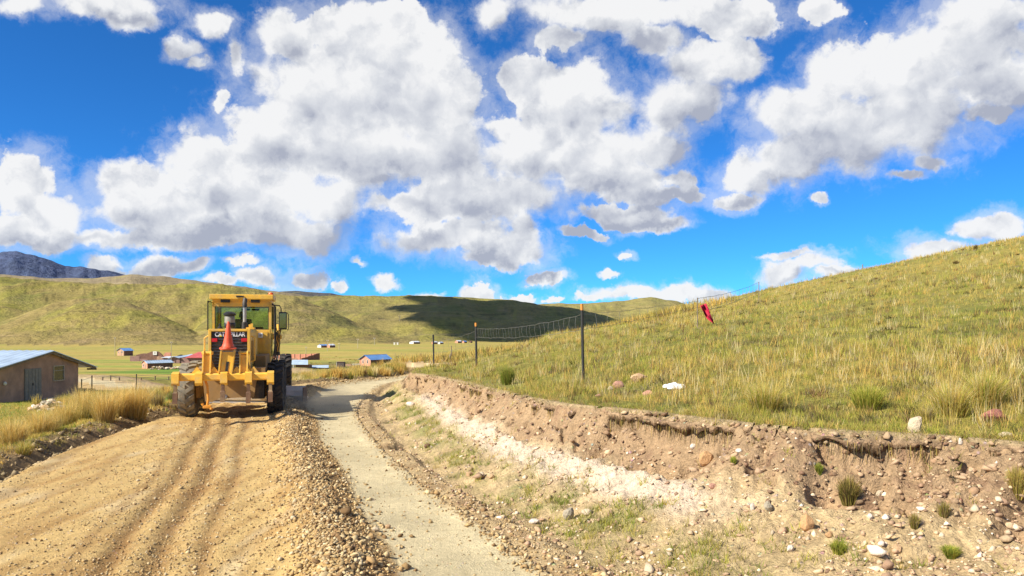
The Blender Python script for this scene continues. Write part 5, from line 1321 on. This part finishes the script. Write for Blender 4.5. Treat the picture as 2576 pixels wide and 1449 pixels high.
tag(mesh_np('turf_edge', V, F, gm_, tint=T), 'sparse turf on the overhanging ledge', 'grass', kind='stuff')
k_ = (ow_ > .04) & (rng.random(len(sl_)) < .42); nn_ = k_.sum()
V, F, T = blades((ex+nx2*(ow_*rng.uniform(.75, 1.02, len(sl_))+.02))[k_], (ey+ny2*(ow_*.95+.02))[k_], ez_[k_]-rng.uniform(.03, .12, nn_), -rng.uniform(.06, .26, nn_), np.full(nn_, .0035), rng.uniform(-.25, .25, nn_), pick(nn_, ('brown','dark','straw','grey'), (4,2,2,2)), seg2=True)
tag(mesh_np('hanging_roots', V, F, gm_, tint=T), 'dry roots hanging under the turf ledge', 'roots', kind='stuff')
x2 = (ex+nx2*ow_*rng.uniform(.2, 1.05, len(sl_))); y2 = (ey+ny2*ow_*rng.uniform(.2, 1.05, len(sl_))); k_ = (ow_ > .05) & (rng.random(len(sl_)) < .16); LX, LY, LZ = x2[k_], y2[k_], ez_[k_]-rng.uniform(.0, .12, k_.sum())
# left verge
for i, (n, y0, y1, per, hh, ww, rad) in enumerate(((4200, 8, 24, 13, .085, .006, .06), (6000, 20, 58, 8, .12, .012, .12))):
    x, y, ax = sample(n, -.75, -.12, y0, y1, 4); k_ = (-ax['dL'] > .55) & ((-ax['dL'] > 1.0) | (rng.random(len(x)) < .4)); x, y = x[k_], y[k_]
    hs = hh*(1+.8*np.clip(fbm(x, y, 2.2, 3, seed=221), -.6, .9))
    wet = np.clip(np.exp(-((x+27)/15)**2-((y-60)/16)**2)*1.5, 0, 1); a_ = fbm(x, y, 3, 3, seed=222)
    c = pick(len(x), ('olive','straw','green','gold','lime'), (2,4,1.2,3.5,1.2)); c2 = pick(len(x), ('lime','green'), (3,3)); c = np.where((rng.random(len(x)) < wet)[:, None], c2, c)
    X_, Y_ = clumped(x, y, per, np.full(len(x), rad)); hs = np.where(wet > .4, hs*.5, hs)
    grass_obj('verge_grass', X_, Y_, np.repeat(hs, per)*rng.uniform(.4, 1.2, len(X_)), np.full(len(X_), ww), rng.uniform(.1, .7, len(X_)), np.repeat(c, per, 0), False, ('short grass of the near left verge', 'grass between the road and the brick house')[i])
# the mound of dry tussocks inside the bend: too dense to count
nx_ = 900; x = rng.uniform(-21, -4, nx_*4); y = rng.uniform(33.5, 56, nx_*4); _, zn, ax = land(x, y, False); k_ = (zn == 4) & (ax['dL'] < -.5); x, y = x[k_][:nx_], y[k_][:nx_]
per = 60; X_, Y_ = clumped(x, y, per, np.full(len(x), .13)); hs = rng.uniform(.28, .60, len(x))
grass_obj('dry_grass', X_, Y_, np.repeat(hs, per)*rng.uniform(.6, 1.1, len(X_)), np.full(len(X_), .016), rng.uniform(.1, .55, len(X_)), np.repeat(pick(len(x), ('straw','gold','olive','brown','bleach'), (4,3,2.2,.7,1)), per, 0), False, 'mass of dry golden tussock grass inside the bend of the road', 'dry grass')
# scrub on the far side of the blue roofed house and coarse growth in the valley
x = rng.uniform(-75, 60, 5200); y = rng.uniform(90, 270, 5200); k_ = (x/y > -.33) & (rng.random(5200) < np.clip(.35+1.2*fbm(x, y, 22, 3, seed=240), 0, 1)*(1-ss(x, -25, 30)*.6)*(1-ss(y, 225, 270))*ss(y, 85, 120)); x, y = x[k_], y[k_]; per = 10
X_, Y_ = clumped(x, y, per, np.full(len(x), .5)); hs = rng.uniform(.15, .45, len(x))
grass_obj('valley_scrub', X_, Y_, np.repeat(hs, per), np.full(len(X_), .09), rng.uniform(.2, .7, len(X_)), np.repeat(pick(len(x), ('olive','straw','dark','brown','gold'), (3,3,1.5,1,2)), per, 0), False, 'coarse scrub in the valley round the houses', 'scrub')
x = rng.uniform(-8, 14, 1500); y = rng.uniform(46, 95, 1500); _, zn, ax = land(x, y, False); k_ = zn != 1; x, y = x[k_], y[k_]; per = 12
X_, Y_ = clumped(x, y, per, np.full(len(x), .25))
grass_obj('dry_grass', X_, Y_, rng.uniform(.3, .7, len(X_)), np.full(len(X_), .028), rng.uniform(.2, .6, len(X_)), np.repeat(pick(len(x), ('straw','gold','olive','brown'), (4,3,3,1)), per, 0), False, 'dry brush beyond the bend behind the fence', 'dry grass')

# tussocks one can count
def tussock(xv, yb, hpx, wpx, keys, p, label, n=420, lean=(.15,.75), dark=0, group=None, name='grass_tussock', d=None):
    P = hit(xv, yb, 3, 90) if d is None else on_land(xv, d)
    k = P.y/FV; h = hpx*k; w = wpx*k/2
    a = rng.uniform(0, 2*np.pi, n); r = np.sqrt(rng.random(n))*w*.42
    x = r*np.cos(a); y = r*np.sin(a); hh = h*rng.uniform(.5, 1.1, n)*(1-.25*(r/(w*.42)))
    ln = (w*rng.uniform(.1, 1.0, n))/hh*.8*np.clip(.35+r/(w*.42), 0, 1.2)
    c = pick(n, keys, p)*rng.uniform(.8, 1.25, (n, 1))
    V, F, T = blades(x, y, x*0-.02, hh, np.full(n, max(.0028, .34*k)), np.clip(ln, .05, 1.6), np.clip(c, 0, 1), az=a+rng.normal(0, .5, n))
    o = mesh_np(name, V, F, gm_, tint=T); o.location = P; return tag(o, label, 'tussock', group)
CG['ripe'] = np.array((.86,.64,.24)); dry = ('straw','gold','bleach','ripe','olive'); dp = (3,3,2,4,.5); mixk = ('lime','straw','green','gold','bleach'); mp = (3,4,1.2,2,2)
TS = [(30,1118,84,110,dry,dp,'dry tussock at the left edge of the picture'),(100,1095,92,130,dry,dp,'low wide dry tussock near the left edge'),(160,1076,96,110,dry,dp,'wide pale tussock in front of the taller dry ones'),
 (208,1058,108,100,dry,dp,'tall dry tussock just below the corner of the brown house'),(262,1060,104,100,dry,dp,'golden tussock, second right of the brown house corner'),(302,1050,96,80,dry,dp,'narrow golden tussock in the middle of the verge row'),
 (342,1052,112,104,dry,dp,'tallest golden tussock, last before the grader'),(395,1020,46,60,('grey','straw','brown'),(3,2,1),'thin greyish tussock close to the left grader tyre'),(432,1008,34,40,('grey','green','olive'),(2,2,2),'small grey green tussock behind the left grader tyre'),
 (60,1140,46,70,mixk,mp,'low green tussock nearest the ditch at left'),(1925,1036,100,150,mixk,(3,3,2,2,2),'broad yellowish tussock above the bank, left of the greenest one'),(2182,1028,84,120,('lime','green','straw'),(5,2.5,2),'bright green tussock above the bank'),
 (2395,1046,112,150,mixk,mp,'big green and yellow tussock above the bank near the red rock'),(2480,1025,120,140,mixk,(3,3,2,2,2),'large tussock at the right edge above the red rock'),(1277,968,62,56,('green','olive','dark'),(4,3,1),'dark green tussock on the lip of the bank below the second post'),
 (2330,1062,60,60,('grey','straw','olive'),(2,3,2),'pale thin tussock beside the pale pointed rock'),(2135,1262,80,70,('dark','olive','brown','straw'),(3,3,2,1),'dark slumped tussock halfway down the rubble slope'),
 (2560,1255,90,60,('olive','brown','straw'),(3,2,2),'brownish tussock on the bank at the right edge'),(2375,1300,50,36,('olive','brown','grey'),(3,2,1),'small dark tuft on the rubble slope at right'),(2300,1330,44,36,('olive','brown','grey'),(3,2,1),'small leaning tuft left of the dark one on the rubble slope'),
 (1580,808,18,30,('gold','straw'),(1,1),'orange dry tuft on the skyline right of the tall post'),(2405,664,12,26,('brown','dark','straw'),(2,2,1),'dark round tuft high on the slope near the skyline'),(2455,628,16,12,('brown','dark','straw'),(2,2,1),'dark tuft standing on the skyline at right'),
 (2060,1195,30,28,('green','olive'),(2,1),'small green tuft under the orange bank boulder'),(2392,1395,34,70,('green','lime','olive'),(3,2,1),'bright green weed near the bottom right'),(1845,1170,26,20,('green','lime'),(3,2),'bright green sprig beside the orange bank boulder'),
 (2110,1390,40,60,('green','lime','olive'),(3,2,1),'green weed below the round orange boulder')]
for (xv, yb, h_, w_, ks, ps, lb) in TS: tussock(xv, yb, h_, w_, ks, ps, lb, n=1100 if h_ > 60 else 480)

# stones of the windrow and loose rubble
ico = bmesh.new(); bmesh.ops.create_icosphere(ico, subdivisions=1, radius=1)
IV = np.array([v.co[:] for v in ico.verts]); IF = np.array([[v.index for v in f.verts] for f in ico.faces]); ico.free()
oct_ = np.array([(1,0,0),(0,1,0),(-1,0,0),(0,-1,0),(0,0,1),(0,0,-1)], float); OF = np.array([(0,1,4),(1,2,4),(2,3,4),(3,0,4),(1,0,5),(2,1,5),(3,2,5),(0,3,5)])
def stones(name, x, y, s, cols, p, label, fine=False, sink=.25, cat='gravel', lift=0):
    n = len(x); z = gzs(x, y)
    BV, BF = (IV, IF) if fine else (oct_, OF)
    k = len(BV)
    V = np.repeat(BV[None]*1.25, n, 0)
    for _ in range(5 if fine else 3):                         # broken faces
        nn = rng.normal(0, 1, (n, 1, 3)); nn /= np.linalg.norm(nn, axis=2, keepdims=True); q_ = (V*nn).sum(2, keepdims=True); V = V-nn*np.maximum(q_-rng.uniform(.35, .8, (n, 1, 1)), 0)
    V = V*(1+rng.uniform(-.18, .15, (n, k, 1)))
    V = V*np.stack([rng.uniform(.7,1.5,n), rng.uniform(.6,1.2,n), rng.uniform(.45,.9,n)], 1)[:, None]
    a = rng.uniform(0, 2*np.pi, n); b2 = rng.uniform(-.5, .5, n)
    ca, sa = np.cos(a)[:, None], np.sin(a)[:, None]; cb, sb = np.cos(b2)[:, None], np.sin(b2)[:, None]
    X1 = V[..., 0]*cb-V[..., 2]*sb; Z1 = V[..., 0]*sb+V[..., 2]*cb; X2 = X1*ca-V[..., 1]*sa; Y2 = X1*sa+V[..., 1]*ca
    V = np.stack([X2, Y2, Z1], -1)*s[:, None, None]+np.stack([x, y, z+s*(.6-sink)+lift], 1)[:, None]
    F = (BF[None]+(np.arange(n)*k)[:, None, None]).reshape(-1, 3)
    C_ = np.array(cols)[rng.choice(len(cols), n, p=np.array(p)/sum(p))]*rng.uniform(.7, 1.25, (n, 1))
    T = np.repeat(np.clip(C_, 0, .9), k, 0)
    o = mesh_np(name, V.reshape(-1, 3), F, stonem, tint=T); return tag(o, label, cat, kind='stuff')
stonem = vcol('loose_stone', ((30, .7), (90, .8)), var=.22, bs=.5, bd=.01)
SC = [(.46,.32,.15),(.54,.41,.22),(.34,.22,.10),(.58,.47,.29),(.23,.14,.065)]
def along(n, g0, g1, y0, y1, pw=2.0):
    """places at a distance g0..g1 left of the graded lane"""
    i = rng.integers(0, len(GL)-1, n*6); t = rng.random(n*6); p = GL[i]*(1-t[:, None])+GL[i+1]*t[:, None]; d = GL[i+1]-GL[i]; L = np.hypot(d[:, 0], d[:, 1])
    nrm = np.stack([-d[:, 1], d[:, 0]], 1)/L[:, None]
    c = (g0+g1)/2; off = c+(g1-g0)/2*rng.normal(0, .46, n*6)
    q = p+nrm*off[:, None]; w_ = 1/np.clip(q[:, 1], 3, 60)**(pw-1)*L
    ok = (q[:, 1] > y0) & (q[:, 1] < y1); w_ = w_*ok
    s_ = rng.choice(len(q), n, p=w_/w_.sum(), replace=False) if ok.sum() > n else np.nonzero(ok)[0][:n]
    return q[s_, 0], q[s_, 1]
x, y = along(14000, -.04, 1.05, 5, 34); stones('windrow_gravel', x, y, np.abs(rng.gamma(2, .0042, len(x)))+.006, SC, (4,3,3,1.5,2), 'loose gravel ridge left behind by the grader blade')
x, y = along(1900, -.02, .85, 5, 36); stones('windrow_gravel', x, y, rng.gamma(1.6, .0068, len(x))+.006, SC, (4,3,3,1,2), 'coarser stones in the gravel ridge', True)
x, y = along(11000, .6, 3.6, 5, 24); stones('road_gravel', x, y, np.abs(rng.gamma(2, .0026, len(x)))+.004, SC, (4,3,3,1.5,1.5), 'small stones over the loose brown lane')
x, y = along(5500, 2.6, 6.4, 5, 22); _, zn, _a = land(x, y, False); k_ = zn == 1; x, y = x[k_], y[k_]
stones('road_gravel', x, y, np.abs(rng.gamma(2, .0022, len(x)))+.0035, SC, (5,3,3,1,1), 'fine stones on the churned left lane')
x, y = along(500, -1.3, .0, 5, 22); stones('road_gravel', x, y, np.abs(rng.gamma(2, .003, len(x)))+.004, SC, (3,3,2,2,1), 'few pebbles strewn on the smooth lane')
x, y, ax = sample(17000, -.25, .78, 4.6, 34, 2)
hot = np.clip(.30+.9*fbm(x, y, .9, 3, seed=230), .03, 1)*np.where(ax['t'] < .12, .9, 1)*np.where(ax['t'] > .9, .4, 1); k_ = rng.random(len(x)) < hot; x, y, t_ = x[k_], y[k_], ax['t'][k_]
BC = [(.55,.40,.24),(.66,.52,.35),(.44,.29,.18),(.75,.62,.48),(.30,.19,.12)]
stones('bank_rubble', x, y, np.abs(rng.gamma(1.7, .0062, len(x)))+.007, BC, (4,2.5,3,.5,1.5), 'rubble and crumbled soil on the cut bank', False, sink=.35, cat='rubble')
k_ = rng.random(len(x)) < .07; x, y = x[k_], y[k_]
stones('bank_rubble', x, y, rng.gamma(1.6, .010, len(x))+.012, BC, (5,2.5,3,.4,1), 'larger stones set in the cut bank', True, sink=.4, cat='rubble')
x, y, ax = sample(26000, -.25, .3, 5, 30, 1); k_ = (ax['dR'] > -.30) & (rng.random(len(x)) < ss(ax['dR'], -.22, .0)*.7+.02); x, y = x[k_], y[k_]
x2, y2, ax = sample(9000, -.25, .45, 5, 30, 2); k_ = ax['t'] < .14; x = np.r_[x, x2[k_]]; y = np.r_[y, y2[k_]]
stones('shoulder_gravel', x, y, np.abs(rng.gamma(1.6, .0055, len(x)))+.005, SC, (4,3,3,1,1.5), 'crumbled earth along the right edge of the smooth lane', cat='gravel')
x, y, ax = sample(5000, -.8, -.1, 7, 34, 4); k_ = (-ax['dL'] < .95); x, y = x[k_], y[k_]
stones('verge_rubble', x, y, np.abs(rng.gamma(2, .011, len(x)))+.01, [(.30,.22,.12),(.42,.32,.18),(.20,.14,.08)], (3,2,2), 'broken clods along the left edge of the road', False, cat='rubble')
# clods of turf hanging at the lip
x, y, ax = sample(20000, -.2, .78, 4.6, 30, 2); k_ = (ax['t'] > .80); x, y = x[k_][:1500], y[k_][:1500]
stones('turf_clods', x, y, rng.gamma(2.0, .0065, len(x))+.008, [(.40,.27,.16),(.30,.19,.11),(.46,.32,.20),(.22,.13,.08)], (3,3,2,2), 'dark root bound clods along the lip of the bank', True, sink=.45, cat='soil clods')
_gz = gzs; gzs = lambda a, c: LZ; stones('ledge_clods', LX, LY, rng.gamma(2.0, .008, len(LX))+.010, [(.40,.28,.165),(.30,.20,.115),(.48,.35,.21),(.20,.12,.07)], (3,3,2,1.5), 'earth clods clinging to the turf ledge', True, cat='soil clods'); gzs = _gz

# dust behind the blade
dm_ = bpy.data.materials.new('road_dust'); dm_.use_nodes = True; n_ = dm_.node_tree; n_.nodes.remove(n_.nodes['Principled BSDF']); b = NB(n_)
pv = b.n('ShaderNodeVolumePrincipled'); pv.inputs['Color'].default_value = (.80,.68,.50,1)
tcd = b.n('ShaderNodeTexCoord').outputs['Object']; ln_ = b.v('LENGTH', tcd)
dens = b.m('MULTIPLY', b.step(ln_, .15, .95, 1, 0), b.step(b.noise(tcd, 1.6, 4, .6), .38, .68))
b.put(pv.inputs['Density'], b.m('MULTIPLY', dens, 1.0)); pv.inputs['Anisotropy'].default_value = .2
n_.links.new(pv.outputs[0], n_.nodes['Material Output'].inputs['Volume'])
bm = bmesh.new(); bmesh.ops.create_uvsphere(bm, u_segments=20, v_segments=12, radius=1); me = bpy.data.meshes.new('road_dust'); bm.to_mesh(me); bm.free(); me.materials.append(dm_)
o = bpy.data.objects.new('road_dust', me); col.objects.link(o); o.location = (-4.9, 19.6, .35); o.scale = (1.7, 1.6, .5); tag(o, 'thin dust hanging beside the right grader wheels', 'dust', kind='stuff')

# a cumulus of the same sky, standing left of the view: its shade lies on the central hill
def cumulus(loc, size, seed, label):
    bm = bmesh.new(); bmesh.ops.create_icosphere(bm, subdivisions=5, radius=1)
    co = np.array([v.co[:] for v in bm.verts])
    n = fbm(co[:, 0]*3+seed, co[:, 1]*3+co[:, 2]*2, 1.6, 4, .55, seed=400)+.5*fbm(co[:, 0]*5-seed, co[:, 1]*5-co[:, 2]*4, 1.1, 3, seed=410, ridged=True)
    co = co*(1+.28*n[:, None])
    co[:, 2] = np.where(co[:, 2] < 0, co[:, 2]*.35, co[:, 2])
    for v, c in zip(bm.verts, co): v.co = c*np.array(size)
    me = bpy.data.meshes.new('cloud'); bm.to_mesh(me); bm.free(); me.polygons.foreach_set('use_smooth', [True]*len(me.polygons))
    me.materials.append(flat('cloud_white', (.85,.86,.88), 1.0, var=.03, spec=0))
    o = bpy.data.objects.new('cloud', me); col.objects.link(o); o.location = loc; tag(o, label, 'cloud')
for (tx_, ty_, tz_, sz, sd_, lb) in ((330, 1120, 10, (430,250,90), 3, 'larger cumulus standing left of the view'), (190, 930, 0, (260,170,60), 8, 'smaller cumulus standing left of the view')):
    cumulus(Vector((tx_, ty_, tz_))+SUNV*1500, sz, sd_, lb)

# pieces that came out of one build but can be told apart become parts of their own
def split_islands(o):
    bm = bmesh.new(); bm.from_mesh(o.data); left = set(bm.verts); groups = []
    while left:
        st_ = [left.pop()]; g_ = [st_[0]]
        while st_:
            for e in st_.pop().link_edges:
                for v in e.verts:
                    if v in left: left.discard(v); st_.append(v); g_.append(v)
        groups.append({v.index for v in g_})
    bm.free()
    if len(groups) < 2: return
    src = o.data; nm = o.name.split('.')[0]
    for k, g_ in enumerate(groups):
        bm = bmesh.new(); bm.from_mesh(src); bmesh.ops.delete(bm, geom=[v for v in bm.verts if v.index not in g_], context='VERTS')
        me = bpy.data.meshes.new(nm); bm.to_mesh(me); bm.free()
        for m in src.materials:
            if m.name not in [q.name for q in me.materials if q]: me.materials.append(m)
        if k == 0: o.data = me
        else:
            c = o.copy(); c.data = me; c.name = nm; col.objects.link(c); c.parent = o.parent
for o in list(bpy.data.objects):
    if o.type == 'MESH' and o.parent and o.name.split('.')[0] in {'exhaust_tip','drain_plug','door_latch','precleaner_cap','hood_latch','cab_step','side_wall','corner_pillar','side_door','ripper_frame','arm_plate','blade_end','control_console','driver_seat','tow_hook','interior_mirror','arm_cap','cab_roof','blade_circle','wheel_hub','filler_cap','door_rail','stake_splinter','window_seal'}:
        split_islands(o)
